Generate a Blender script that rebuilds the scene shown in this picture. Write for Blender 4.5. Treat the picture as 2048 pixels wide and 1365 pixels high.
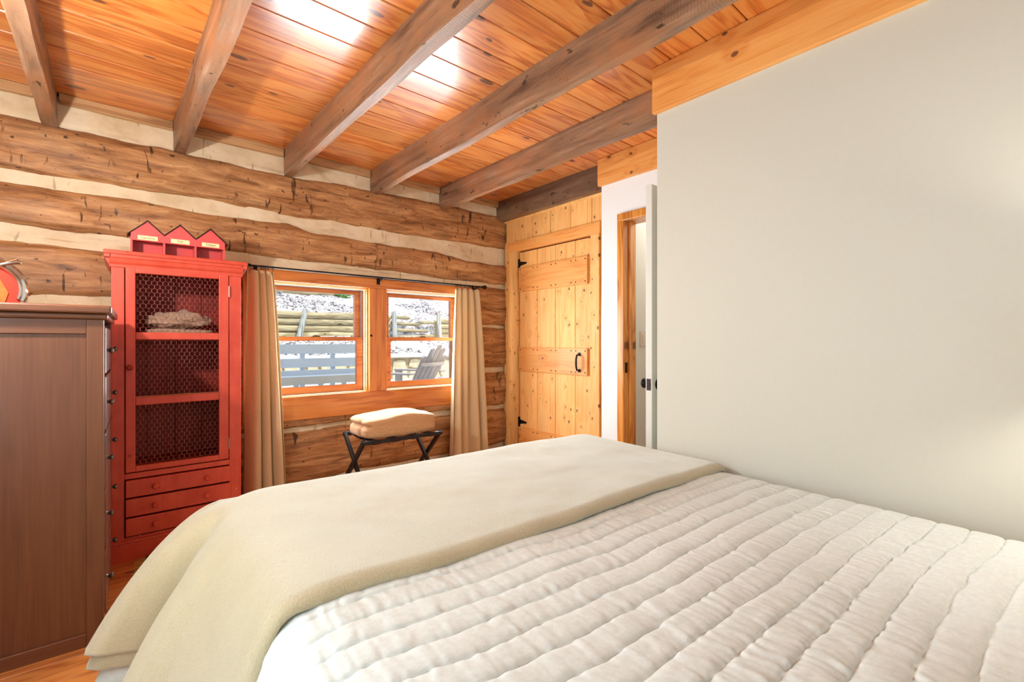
import bpy, bmesh, math, random
import numpy as np
from mathutils import Vector, Matrix, noise

for _o in list(bpy.data.objects):
    bpy.data.objects.remove(_o, do_unlink=True)
SC = bpy.context.scene
COL = SC.collection
random.seed(7)
RNG = np.random.default_rng(7)
PI = math.pi


def lin(r, g, b):
    def f(c):
        c /= 255.0
        return c / 12.92 if c <= 0.04045 else ((c + 0.055) / 1.055) ** 2.4
    return (f(r), f(g), f(b), 1.0)


# ------------------------------------------------------------------ camera
YAW = math.radians(40.28)
CAM_H = 1.075
cam_d = bpy.data.cameras.new('camera')
cam_d.sensor_width = 36.0
cam_d.lens = 925.0 / 2048.0 * 36.0
cam_d.clip_start = 0.02
cam_d.clip_end = 200
cam = bpy.data.objects.new('camera', cam_d)
COL.objects.link(cam)
cam.location = (0, 0, CAM_H)
cam.rotation_euler = (PI / 2, 0, -YAW)
SC.camera = cam

# ------------------------------------------------------------------ world, sun, daylight through the windows, added rear fill, exposure
vs = SC.view_settings
vs.view_transform = 'Standard'
vs.look = 'None'
vs.exposure = 0.0
vs.gamma = 1.0
vs.use_curve_mapping = False
SC.cycles.max_bounces = 6
SC.cycles.diffuse_bounces = 3
SC.cycles.glossy_bounces = 3
SC.cycles.transmission_bounces = 3
SC.cycles.transparent_max_bounces = 6
SC.cycles.caustics_reflective = False
SC.cycles.caustics_refractive = False

world = bpy.data.worlds.new('sky')
SC.world = world
world.use_nodes = True
bgn = world.node_tree.nodes['Background']
bgn.inputs['Color'].default_value = (0.72, 0.86, 1.0, 1)
bgn.inputs['Strength'].default_value = 1.7

sun_d = bpy.data.lights.new('sun', 'SUN')
sun_d.energy = 5.0
sun_d.angle = math.radians(0.6)
sun_d.color = (1.0, 0.96, 0.88)
sun = bpy.data.objects.new('sun', sun_d)
COL.objects.link(sun)
sun.rotation_euler = Vector((-0.28, 0.58, -1.0)).to_track_quat('-Z', 'Y').to_euler()


def area(name, loc, direction, sx, sy, power, color):
    d = bpy.data.lights.new(name, 'AREA')
    d.shape = 'RECTANGLE'
    d.size = sx
    d.size_y = sy
    d.energy = power
    d.color = color
    o = bpy.data.objects.new(name, d)
    COL.objects.link(o)
    o.location = loc
    o.rotation_euler = Vector(direction).to_track_quat('-Z', 'Z').to_euler()
    return o


# room fill added in an unseen rear opening; side window's daylight placed near the bed
area('rear_fill_opening', (0.75, -0.99, 1.30), (0, 1, 0), 1.9, 1.0, 3.5, (0.95, 0.98, 1.0))
area('daylight_side_window', (-0.61, 0.95, 1.15), (1, 0, 0), 1.2, 1.0, 13, (0.74, 0.95, 1.0))
# daylight coming in through the visible double window
area('daylight_back_window', (1.48, 3.350, 1.09), (0, -1, 0), 1.5, 0.70, 68, (0.86, 0.94, 1.0))


# ------------------------------------------------------------------ object helpers
def link(name, me, mat=None, parent=None, loc=(0, 0, 0), rot=(0, 0, 0)):
    o = bpy.data.objects.new(name, me)
    COL.objects.link(o)
    o.location = loc
    o.rotation_euler = rot
    if parent is not None:
        o.parent = parent
    if mat is not None and me is not None and len(me.materials) == 0:
        me.materials.append(mat)
    return o


def empty(name, loc=(0, 0, 0), rz=0.0):
    o = bpy.data.objects.new(name, None)
    COL.objects.link(o)
    o.location = loc
    o.rotation_euler = (0, 0, rz)
    o.empty_display_size = 0.05
    return o


def tag(o, label=None, cat=None, group=None, kind=None):
    if label:
        o['label'] = label
    if cat:
        o['category'] = cat
    if group:
        o['group'] = group
    if kind:
        o['kind'] = kind
    return o


def smooth(o, angle=40):
    me = o.data
    for p in me.polygons:
        p.use_smooth = True
    try:
        me.set_sharp_from_angle(angle=math.radians(angle))
    except Exception:
        pass
    return o


def bevel(o, w=0.003, seg=2):
    m = o.modifiers.new('bevel', 'BEVEL')
    m.width = w
    m.segments = seg
    m.limit_method = 'ANGLE'
    m.angle_limit = math.radians(40)
    return o


def mesh_from(verts, faces):
    me = bpy.data.meshes.new('m')
    me.from_pydata([tuple(v) for v in verts], [], faces)
    me.update()
    return me


class MB:
    """collects simple solids into one mesh"""

    def __init__(self):
        self.v = []
        self.f = []

    def box(self, x0, x1, y0, y1, z0, z1):
        n = len(self.v)
        self.v += [(x0, y0, z0), (x1, y0, z0), (x1, y1, z0), (x0, y1, z0), (x0, y0, z1), (x1, y0, z1), (x1, y1, z1), (x0, y1, z1)]
        self.f += [tuple(n + i for i in q) for q in ((0, 3, 2, 1), (4, 5, 6, 7), (0, 1, 5, 4), (1, 2, 6, 5), (2, 3, 7, 6), (3, 0, 4, 7))]
        return self

    def prism(self, pts, axis, a0, a1):
        """extrude a 2-D outline along an axis ('X','Y','Z'); pts are the two other coordinates in xyz order"""
        n = len(self.v)
        k = len(pts)
        for a in (a0, a1):
            for p, q in pts:
                self.v.append({'X': (a, p, q), 'Y': (p, a, q), 'Z': (p, q, a)}[axis])
        area2 = sum(pts[i][0] * pts[(i + 1) % k][1] - pts[(i + 1) % k][0] * pts[i][1] for i in range(k))
        flip = (area2 > 0) == (axis != 'Y')
        lo = list(range(n, n + k))
        hi = list(range(n + k, n + 2 * k))
        if flip:
            self.f.append(tuple(reversed(lo)))
            self.f.append(tuple(hi))
        else:
            self.f.append(tuple(lo))
            self.f.append(tuple(reversed(hi)))
        for i in range(k):
            j = (i + 1) % k
            q = (lo[i], lo[j], hi[j], hi[i])
            self.f.append(q if flip else tuple(reversed(q)))
        return self

    def tube(self, path, r, seg=8, caps=True):
        path = [Vector(p) for p in path]
        rr = r if isinstance(r, (list, tuple)) else [r] * len(path)
        n = len(self.v)
        prev = None
        for i, p in enumerate(path):
            t = (path[min(i + 1, len(path) - 1)] - path[max(i - 1, 0)]).normalized()
            if prev is None:
                a = Vector((0, 0, 1)) if abs(t.z) < 0.9 else Vector((1, 0, 0))
                u = t.cross(a).normalized()
            else:
                u = (prev - t * prev.dot(t)).normalized()
            prev = u
            w = t.cross(u)
            for k in range(seg):
                a = 2 * PI * k / seg
                self.v.append(tuple(p + (u * math.cos(a) + w * math.sin(a)) * rr[i]))
        for i in range(len(path) - 1):
            for k in range(seg):
                a = n + i * seg + k
                b = n + i * seg + (k + 1) % seg
                self.f.append((a, b, b + seg, a + seg))
        if caps:
            self.f.append(tuple(n + k for k in reversed(range(seg))))
            m = n + (len(path) - 1) * seg
            self.f.append(tuple(m + k for k in range(seg)))
        return self

    def lathe(self, prof, axis_o=(0, 0, 0), axis='Z', seg=20):
        """prof: (radius, height)"""
        n = len(self.v)
        ox, oy, oz = axis_o
        for r, h in prof:
            for k in range(seg):
                a = 2 * PI * k / seg
                c, s_ = r * math.cos(a), r * math.sin(a)
                if axis == 'Z':
                    self.v.append((ox + c, oy + s_, oz + h))
                elif axis == 'X':
                    self.v.append((ox + h, oy + c, oz + s_))
                else:
                    self.v.append((ox + s_, oy + h, oz + c))
        for i in range(len(prof) - 1):
            for k in range(seg):
                a = n + i * seg + k
                b = n + i * seg + (k + 1) % seg
                self.f.append((a, b, b + seg, a + seg))
        self.f.append(tuple(n + k for k in reversed(range(seg))))
        m = n + (len(prof) - 1) * seg
        self.f.append(tuple(m + k for k in range(seg)))
        return self

    def mesh(self):
        return mesh_from(self.v, self.f)

    def build(self, name, mat, parent=None, loc=(0, 0, 0), rot=(0, 0, 0), bev=0.0, sm=False):
        o = link(name, self.mesh(), mat, parent, loc, rot)
        if sm:
            smooth(o)
        if bev:
            bevel(o, bev)
        return o


def cbox(name, mat, parent, x0, x1, y0, y1, z0, z1, bev=0.002):
    """a box whose origin sits at its centre (coordinates are in the parent's space)"""
    cx, cy, cz = (x0 + x1) / 2, (y0 + y1) / 2, (z0 + z1) / 2
    return MB().box(x0 - cx, x1 - cx, y0 - cy, y1 - cy, z0 - cz, z1 - cz).build(name, mat, parent, (cx, cy, cz), bev=bev)


def grid_mesh(P, closed_u=False, flip=False):
    """P: array (n, m, 3)"""
    n, m = P.shape[:2]
    idx = np.arange(n * m).reshape(n, m)
    a = idx[:-1, :-1].ravel()
    b = idx[1:, :-1].ravel()
    c = idx[1:, 1:].ravel()
    d = idx[:-1, 1:].ravel()
    q = np.stack([a, b, c, d], 1) if not flip else np.stack([d, c, b, a], 1)
    me = bpy.data.meshes.new('m')
    me.from_pydata(P.reshape(-1, 3).tolist(), [], q.tolist())
    me.update()
    for p in me.polygons:
        p.use_smooth = True
    return me


# value noise in numpy (for the soft cloth grids)
_T = RNG.random((256, 256))


def vnoise(x, y):
    x = np.asarray(x, float)
    y = np.asarray(y, float)
    xi = np.floor(x).astype(int)
    yi = np.floor(y).astype(int)
    fx = x - xi
    fy = y - yi
    fx = fx * fx * (3 - 2 * fx)
    fy = fy * fy * (3 - 2 * fy)
    g = lambda i, j: _T[i % 256, j % 256]
    return ((g(xi, yi) * (1 - fx) + g(xi + 1, yi) * fx) * (1 - fy) + (g(xi, yi + 1) * (1 - fx) + g(xi + 1, yi + 1) * fx) * fy) * 2 - 1


def fbm(x, y, oct=4):
    s_, a = 0, 1.0
    for i in range(oct):
        s_ = s_ + a * vnoise(x * 2 ** i + 17.3 * i, y * 2 ** i + 9.1 * i)
        a *= 0.5
    return s_


# ------------------------------------------------------------------ materials
class NT:
    def __init__(self, name):
        self.m = bpy.data.materials.new(name)
        self.m.use_nodes = True
        self.t = self.m.node_tree
        self.n = self.t.nodes
        self.b = self.n['Principled BSDF']
        self.out = self.n['Material Output']

    def node(self, typ, **kw):
        nd = self.n.new(typ)
        for k, v in kw.items():
            if k.startswith('i_'):
                key = k[2:].replace('_', ' ')
                nd.inputs[key].default_value = v
            else:
                setattr(nd, k, v)
        return nd

    def lk(self, a, b):
        self.t.links.new(a, b)

    def math(self, op, a, b=None, clamp=False):
        nd = self.n.new('ShaderNodeMath')
        nd.operation = op
        nd.use_clamp = clamp
        for i, x in enumerate((a, b)):
            if x is None:
                continue
            if isinstance(x, (int, float)):
                nd.inputs[i].default_value = x
            else:
                self.lk(x, nd.inputs[i])
        return nd.outputs[0]

    def ramp(self, fac, stops, interp='LINEAR'):
        nd = self.n.new('ShaderNodeValToRGB')
        nd.color_ramp.interpolation = interp
        e = nd.color_ramp.elements
        while len(e) > 1:
            e.remove(e[-1])
        e[0].position, e[0].color = stops[0][0], stops[0][1]
        for p, c in stops[1:]:
            x = e.new(p)
            x.color = c
        self.lk(fac, nd.inputs[0])
        return nd.outputs[0]

    def mix(self, fac, a, b, blend='MIX'):
        nd = self.n.new('ShaderNodeMix')
        nd.data_type = 'RGBA'
        nd.blend_type = blend
        for sock, x in ((nd.inputs[0], fac), (nd.inputs[6], a), (nd.inputs[7], b)):
            if isinstance(x, (int, float, tuple)):
                sock.default_value = x
            else:
                self.lk(x, sock)
        return nd.outputs[2]

    def coords(self, scale=(1, 1, 1), rand=True):
        tc = self.n.new('ShaderNodeTexCoord')
        v = tc.outputs['Object']
        if rand:
            oi = self.n.new('ShaderNodeObjectInfo')
            mu = self.n.new('ShaderNodeVectorMath')
            mu.operation = 'MULTIPLY'
            self.lk(oi.outputs['Random'], mu.inputs[0])
            mu.inputs[1].default_value = (37.0, 61.0, 23.0)
            ad = self.n.new('ShaderNodeVectorMath')
            ad.operation = 'ADD'
            self.lk(v, ad.inputs[0])
            self.lk(mu.outputs[0], ad.inputs[1])
            v = ad.outputs[0]
        mp = self.n.new('ShaderNodeMapping')
        mp.inputs['Scale'].default_value = scale
        self.lk(v, mp.inputs[0])
        return mp.outputs[0], v

    def noise(self, vec, scale, detail=4, rough=0.55, dist=0.0):
        nd = self.n.new('ShaderNodeTexNoise')
        nd.inputs['Scale'].default_value = scale
        nd.inputs['Detail'].default_value = detail
        nd.inputs['Roughness'].default_value = rough
        nd.inputs['Distortion'].default_value = dist
        if vec is not None:
            self.lk(vec, nd.inputs['Vector'])
        return nd.outputs[0]

    def scaled(self, vec, scale):
        mp = self.n.new('ShaderNodeMapping')
        mp.inputs['Scale'].default_value = scale
        self.lk(vec, mp.inputs[0])
        return mp.outputs[0]

    def bump(self, h, strength=0.3, dist=0.01, normal=None):
        nd = self.n.new('ShaderNodeBump')
        nd.inputs['Strength'].default_value = strength
        nd.inputs['Distance'].default_value = dist
        self.lk(h, nd.inputs['Height'])
        if normal is not None:
            self.lk(normal, nd.inputs['Normal'])
        return nd.outputs[0]

    def set(self, **kw):
        for k, v in kw.items():
            s_ = self.b.inputs[k.replace('_', ' ')]
            if isinstance(v, (int, float, tuple)):
                s_.default_value = v
            else:
                self.lk(v, s_)
        return self


def axis_scale(ax, along, across):
    return {'X': (along, across, across), 'Y': (across, along, across), 'Z': (across, across, along)}[ax]


def wood(name, light, mid, dark, ax='X', rough=0.4, coat=0.0, coat_rough=0.12, knots=1.0, knot_col=None, knot_scale=3.0, vary=0.25, bump=0.15, streak=0.6, thin='Z'):
    t = NT(name)
    v, raw = t.coords(axis_scale(ax, 0.9, 9.0))
    # knots
    sx = t.node('ShaderNodeSeparateXYZ')
    t.lk(raw, sx.inputs[0])
    other = [q for q in 'XYZ' if q not in (ax, thin)][0]
    cmb = t.node('ShaderNodeCombineXYZ')
    t.lk(t.math('MULTIPLY', sx.outputs[ax], knot_scale * (0.7 if ax == 'X' else 1.15)), cmb.inputs[0])
    t.lk(t.math('MULTIPLY', sx.outputs[other], knot_scale * 1.7), cmb.inputs[1])
    vo = t.node('ShaderNodeTexVoronoi')
    vo.voronoi_dimensions = '2D'
    vo.inputs['Scale'].default_value = 1.0
    wv = t.node('ShaderNodeVectorMath')
    wv.operation = 'ADD'
    t.lk(cmb.outputs[0], wv.inputs[0])
    wn = t.node('ShaderNodeTexNoise')
    wn.inputs['Scale'].default_value = 14.0
    t.lk(raw, wn.inputs['Vector'])
    wm = t.node('ShaderNodeVectorMath')
    wm.operation = 'SCALE'
    wm.inputs['Scale'].default_value = 0.10
    t.lk(wn.outputs['Color'], wm.inputs[0])
    t.lk(wm.outputs[0], wv.inputs[1])
    t.lk(wv.outputs[0], vo.inputs['Vector'])
    d = vo.outputs['Distance']
    sep = t.node('ShaderNodeSeparateColor')
    t.lk(vo.outputs['Color'], sep.inputs[0])
    present = t.math('LESS_THAN', sep.outputs[0], 0.55 * knots)
    size = t.math('ADD', t.math('MULTIPLY', sep.outputs[1], 0.075), 0.035)
    core = t.math('SUBTRACT', 1.0, t.math('DIVIDE', d, size), clamp=True)
    kmask = t.math('MULTIPLY', t.math('MULTIPLY', core, 3.0, clamp=True), present)
    halo = t.math('MULTIPLY', t.math('SUBTRACT', 1.0, t.math('DIVIDE', d, 0.38), clamp=True), present)
    # grain, bent around the knots
    n1 = t.noise(v, 1.3, 3, 0.5, 0.5)
    ring = t.math('ADD', t.math('MULTIPLY', n1, 9.0), t.math('MULTIPLY', halo, 2.2))
    ring = t.math('ADD', t.math('MULTIPLY', t.math('SINE', t.math('MULTIPLY', ring, 3.1)), 0.5), 0.5)
    fine = t.noise(t.scaled(raw, axis_scale(ax, 3.0, 120.0)), 1.0, 3, 0.6)
    fac = t.math('ADD', t.math('MULTIPLY', ring, streak), t.math('MULTIPLY', fine, 1.0 - streak * 0.6))
    col = t.ramp(fac, [(0.15, dark), (0.45, mid), (0.85, light)])
    broad = t.noise(t.scaled(raw, axis_scale(ax, 0.8, 3.0)), 1.0, 2)
    oi = t.node('ShaderNodeObjectInfo')
    hsv = t.node('ShaderNodeHueSaturation')
    t.lk(col, hsv.inputs['Color'])
    val = t.math('ADD', t.math('MULTIPLY', oi.outputs['Random'], vary), t.math('MULTIPLY', broad, 0.5))
    t.lk(t.math('ADD', val, 0.75 - vary / 2), hsv.inputs['Value'])
    col = hsv.outputs[0]
    kc = knot_col or tuple(c * 0.25 for c in dark[:3]) + (1,)
    col = t.mix(t.math('MULTIPLY', halo, 0.25), col, dark)
    col = t.mix(t.math('MULTIPLY', kmask, 0.85), col, kc)
    t.set(Base_Color=col, Roughness=rough)
    if bump > 0.3:
        t.set(Normal=t.bump(fine, bump, 0.002))
    if coat:
        t.set(Coat_Weight=coat, Coat_Roughness=coat_rough, Coat_IOR=1.6)
    return t.m


def plain(name, color, rough=0.5, metal=0.0, nscale=0, namp=0.1, bump=0.0, bdist=0.003, **kw):
    t = NT(name)
    t.set(Roughness=rough, Metallic=metal)
    if nscale:
        v, raw = t.coords()
        n = t.noise(v, nscale, 5, 0.6)
        lo = tuple(c * (1 - namp) for c in color[:3]) + (1,)
        hi = tuple(min(1, c * (1 + namp)) for c in color[:3]) + (1,)
        t.set(Base_Color=t.ramp(n, [(0.3, lo), (0.7, hi)]))
        if bump:
            t.set(Normal=t.bump(n, bump, bdist))
    else:
        t.set(Base_Color=color)
    if kw:
        t.set(**kw)
    return t.m


M = {}
# varnished pine of the ceiling
M['ceil'] = wood('varnished_ceiling_pine', lin(224, 144, 70), lin(212, 118, 46), lin(150, 72, 28), 'X', rough=0.32, coat=0.85, coat_rough=0.20, knots=0.85, knot_col=lin(70, 34, 26), knot_scale=3.1, vary=0.34, bump=0.10, streak=0.52, thin='Z')
M['pine_z'] = wood('light_knotty_pine_upright', lin(250, 198, 126), lin(246, 182, 104), lin(224, 142, 68), 'Z', rough=0.62, coat=0.0, knots=1.0, knot_col=lin(92, 44, 20), knot_scale=6.5, vary=0.10, bump=0.06, streak=0.3, thin='X')
M['pine_y'] = wood('orange_knotty_pine_batten', lin(240, 174, 98), lin(234, 156, 78), lin(208, 122, 54), 'Y', rough=0.55, coat=0.05, knots=0.7, knot_col=lin(98, 46, 20), knot_scale=4.5, vary=0.12, bump=0.06, streak=0.3, thin='X')
M['pine_x'] = wood('orange_window_pine', lin(214, 132, 54), lin(200, 112, 38), lin(152, 76, 20), 'X', rough=0.38, coat=0.4, knots=0.15, knot_scale=2.0, vary=0.12, bump=0.08, streak=0.5, thin='Y')
M['pine_xz'] = wood('orange_window_pine_upright', lin(214, 132, 54), lin(200, 112, 38), lin(152, 76, 20), 'Z', rough=0.38, coat=0.4, knots=0.0, knot_scale=2.0, vary=0.12, bump=0.08, streak=0.5, thin='Y')
M['sash'] = wood('window_sash_pine', lin(204, 128, 66), lin(188, 110, 50), lin(146, 76, 30), 'X', rough=0.4, coat=0.3, knots=0.0, vary=0.1, bump=0.05, streak=0.4, thin='Y')
M['bead'] = plain('pale_pine_bead', lin(242, 214, 172), 0.4, nscale=30, namp=0.1)
M['casing'] = wood('aged_door_casing_wood', lin(222, 150, 68), lin(206, 128, 48), lin(150, 82, 28), 'Z', rough=0.35, coat=0.4, knots=0.3, vary=0.1, thin='X')
M['floor'] = wood('amber_floor_pine', lin(206, 132, 66), lin(190, 112, 50), lin(140, 72, 28), 'X', rough=0.35, coat=0.4, knots=0.5, vary=0.2, thin='Z')
M['dresser'] = wood('dark_walnut_stain', lin(120, 73, 42), lin(108, 63, 35), lin(92, 52, 28), 'Z', rough=0.42, coat=0.15, knots=0.08, vary=0.06, bump=0.04, streak=0.2, thin='Y')
M['dresser_x'] = wood('dark_walnut_stain_level', lin(120, 73, 43), lin(107, 62, 36), lin(91, 51, 28), 'X', rough=0.4, coat=0.2, knots=0.05, vary=0.06, bump=0.04, streak=0.2, thin='Y')
M['dresser_y'] = wood('dark_walnut_stain_drawer', lin(112, 70, 45), lin(98, 59, 36), lin(80, 46, 28), 'Y', rough=0.38, coat=0.3, knots=0.05, vary=0.06, bump=0.04, streak=0.2, thin='X')


def mat_beam(dark=False):
    t = NT('dark_sawn_header' if dark else 'weathered_sawn_beam')
    v, raw = t.coords((11.0, 0.9, 11.0))
    g = t.noise(v, 2.0, 5, 0.70, 0.3)
    blot = t.noise(t.scaled(raw, (4, 1.8, 4)), 1.5, 5, 0.65)
    col = t.ramp(g, [(0.30, lin(94, 68, 52)), (0.46, lin(140, 107, 82)), (0.56, lin(154, 120, 93)), (0.70, lin(184, 150, 122))])
    col = t.mix(t.math('MULTIPLY', t.math('SUBTRACT', blot, 0.47, clamp=True), 5.0, clamp=True), col, lin(168, 114, 76))
    w = t.node('ShaderNodeTexWave')
    w.wave_type = 'BANDS'
    w.bands_direction = 'Y'
    w.inputs['Scale'].default_value = 26.0
    w.inputs['Distortion'].default_value = 4.0
    w.inputs['Detail'].default_value = 3.0
    w.inputs['Detail Scale'].default_value = 1.7
    t.lk(raw, w.inputs['Vector'])
    msk = t.noise(t.scaled(raw, (4, 2, 4)), 1.2, 3)
    sawm = t.math('MULTIPLY', w.outputs[1], t.math('MULTIPLY', t.math('SUBTRACT', msk, 0.42, clamp=True), 6.0, clamp=True))
    col = t.mix(t.math('MULTIPLY', sawm, 0.4), col, lin(88, 62, 48))
    if dark:
        col = t.mix(0.62, col, lin(58, 36, 26))
        low = t.node('ShaderNodeSeparateXYZ')
        t.lk(t.n['Texture Coordinate'].outputs['Object'], low.inputs[0])
        band = t.math('MULTIPLY', t.math('SUBTRACT', 0.02, low.outputs['Z'], clamp=True), 30.0, clamp=True)
        col = t.mix(t.math('MULTIPLY', t.math('MULTIPLY', sawm, band), 0.6), col, lin(186, 156, 118))
    spot = t.noise(t.scaled(raw, (20, 11, 20)), 1.0, 2)
    col = t.mix(t.math('MULTIPLY', t.math('MULTIPLY', t.math('SUBTRACT', spot, 0.675, clamp=True), 20.0, clamp=True), 0.8), col, lin(36, 24, 20))
    t.set(Base_Color=col, Roughness=0.48, Normal=t.bump(g, 0.6, 0.006))
    return t.m


def mat_log():
    t = NT('hand_hewn_log')
    v, raw = t.coords((1.1, 9.0, 9.0))
    g = t.noise(v, 2.6, 5, 0.72, 0.6)
    blot = t.noise(t.scaled(raw, (2.0, 4, 4)), 1.3, 5, 0.65)
    col = t.ramp(g, [(0.30, lin(104, 66, 40)), (0.43, lin(160, 110, 68)), (0.54, lin(190, 138, 90)), (0.68, lin(216, 170, 120))])
    grey = t.math('MULTIPLY', t.math('SUBTRACT', blot, 0.50, clamp=True), 6.0, clamp=True)
    col = t.mix(t.math('MULTIPLY', grey, 0.5), col, lin(150, 112, 80))
    # thin dark checks along the grain
    c1 = t.noise(t.scaled(raw, (1.6, 40, 40)), 1.0, 4, 0.65, 0.5)
    crack = t.math('MULTIPLY', t.math('SUBTRACT', 0.40, c1, clamp=True), 12.0, clamp=True)
    # slanting axe cuts
    mp = t.n.new('ShaderNodeMapping')
    mp.inputs['Rotation'].default_value = (0, 0.42, 0)
    mp.inputs['Scale'].default_value = (30, 6, 7.0)
    t.lk(raw, mp.inputs[0])
    a1 = t.noise(mp.outputs[0], 1.0, 2.5, 0.55, 0.6)
    axe = t.math('MULTIPLY', t.math('SUBTRACT', 0.365, a1, clamp=True), 26.0, clamp=True)
    patch = t.noise(t.scaled(raw, (2.6, 3, 6)), 1.0, 2)
    axe = t.math('MULTIPLY', axe, t.math('MULTIPLY', t.math('SUBTRACT', patch, 0.42, clamp=True), 9.0, clamp=True))
    worm = t.noise(t.scaled(raw, (26, 22, 34)), 1.0, 2)
    wm = t.math('MULTIPLY', t.math('SUBTRACT', 0.325, worm, clamp=True), 24.0, clamp=True)
    dk = t.math('MAXIMUM', t.math('MAXIMUM', t.math('MULTIPLY', crack, 0.55), axe), wm)
    col = t.mix(t.math('MULTIPLY', dk, 0.85), col, lin(48, 28, 16))
    h = t.math('SUBTRACT', g, t.math('MULTIPLY', axe, 0.6))
    t.set(Base_Color=col, Roughness=0.5, Normal=t.bump(h, 0.8, 0.010), Specular_IOR_Level=0.4)
    return t.m


def mat_chink():
    t = NT('cream_chinking_plaster')
    v, raw = t.coords((1, 1, 1))
    n = t.noise(v, 5.0, 5, 0.6)
    f = t.noise(v, 40.0, 3, 0.6)
    col = t.ramp(n, [(0.3, lin(212, 190, 152)), (0.55, lin(232, 213, 180)), (0.8, lin(240, 227, 202))])
    st = t.noise(t.scaled(raw, (3, 3, 12)), 1.2, 4, 0.65)
    col = t.mix(t.math('MULTIPLY', t.math('SUBTRACT', st, 0.55, clamp=True), 2.4, clamp=True), col, lin(178, 146, 106))
    ck = t.noise(t.scaled(raw, (30, 6, 6)), 1.0, 2, 0.5, 0.5)
    cm = t.math('MULTIPLY', t.math('SUBTRACT', 0.33, ck, clamp=True), 24.0, clamp=True)
    col = t.mix(t.math('MULTIPLY', cm, 0.5), col, lin(130, 100, 70))
    t.set(Base_Color=col, Roughness=0.8, Normal=t.bump(t.math('ADD', n, t.math('MULTIPLY', f, 0.3)), 0.35, 0.008))
    return t.m


def mat_red():
    t = NT('worn_red_paint')
    v, raw = t.coords()
    n = t.noise(v, 7.0, 4, 0.6)
    g = t.noise(t.scaled(raw, (30, 30, 3)), 1.0, 3)
    col = t.ramp(t.math('ADD', t.math('MULTIPLY', n, 0.6), t.math('MULTIPLY', g, 0.4)), [(0.3, lin(196, 60, 38)), (0.6, lin(220, 84, 60)), (0.8, lin(228, 96, 72))])
    ch = t.noise(v, 34.0, 2, 0.5)
    col = t.mix(t.math('GREATER_THAN', ch, 0.765), col, lin(226, 176, 150))
    dk = t.noise(v, 24.0, 2, 0.5)
    col = t.mix(t.math('MULTIPLY', t.math('LESS_THAN', dk, 0.26), 0.5), col, lin(80, 20, 12))
    t.set(Base_Color=col, Roughness=0.42, Normal=t.bump(n, 0.12, 0.003))
    return t.m


M['beam'] = mat_beam()
M['header'] = mat_beam(True)
M['log'] = mat_log()
M['chink'] = mat_chink()
M['red'] = mat_red()
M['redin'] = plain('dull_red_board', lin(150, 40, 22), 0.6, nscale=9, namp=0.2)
M['redtoy'] = plain('bright_red_toy_paint', lin(224, 84, 82), 0.45, nscale=14, namp=0.08)
M['litwhite'] = plain('doorway_lit_white_paint', lin(242, 242, 240), 0.6, nscale=60, namp=0.01)  # whiter than the other walls: this wall's stronger light put into its paint
M['white'] = plain('warm_white_wall_paint', lin(218, 214, 199), 0.6, nscale=60, namp=0.01, bump=0.06, bdist=0.002)
M['whitedoor'] = plain('white_door_paint', lin(226, 224, 214), 0.4, nscale=40, namp=0.01)
M['black'] = plain('black_iron', lin(24, 22, 22), 0.38, 0.6, nscale=50, namp=0.2, bump=0.1, bdist=0.001)
M['blackwood'] = plain('black_lacquered_wood', lin(9, 8, 9), 0.5, nscale=30, namp=0.2)
M['strap'] = plain('dark_brown_webbing', lin(34, 16, 17), 0.8, nscale=120, namp=0.3)
M['pewter'] = plain('dark_pewter', lin(120, 112, 110), 0.28, 0.9)
M['silver'] = plain('polished_silver', lin(205, 200, 195), 0.18, 1.0)
M['brass'] = plain('aged_brass', lin(120, 100, 80), 0.35, 0.9)
M['wire'] = plain('galvanised_wire', lin(186, 120, 112), 0.4, 0.3)
M['plate'] = plain('ivory_plastic', lin(214, 200, 178), 0.4)
M['paper'] = plain('cream_paper_tag', lin(248, 230, 176), 0.7, nscale=60, namp=0.04)
M['ink'] = plain('olive_ink', lin(86, 78, 44), 0.7)
M['darkgap'] = plain('dark_board_backing', lin(46, 26, 14), 0.8)
M['tinroof'] = plain('dark_tin_roof', lin(52, 34, 32), 0.45, 0.5)
M['tan_strip'] = wood('aged_tan_board', lin(206, 164, 116), lin(186, 140, 94), lin(136, 94, 58), 'X', rough=0.6, knots=0.3, vary=0.1)


def fabric(name, c_lo, c_hi, nscale=120, bump=0.3, bdist=0.003, sheen=0.0, sheen_tint=(1, 1, 1, 1), rough=0.85, broad=0.15, weave=None):
    t = NT(name)
    v, raw = t.coords(rand=False)
    n = t.noise(v, nscale, 4, 0.7)
    b_ = t.noise(v, 5.0, 4, 0.6)
    fac = t.math('ADD', t.math('MULTIPLY', n, 1 - broad), t.math('MULTIPLY', b_, broad))
    t.set(Base_Color=t.ramp(fac, [(0.32, c_lo), (0.68, c_hi)]), Roughness=rough, Normal=t.bump(n, bump, bdist), Specular_IOR_Level=0.2)
    if sheen:
        t.set(Sheen_Weight=sheen, Sheen_Roughness=0.45, Sheen_Tint=sheen_tint)
    return t.m


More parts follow.
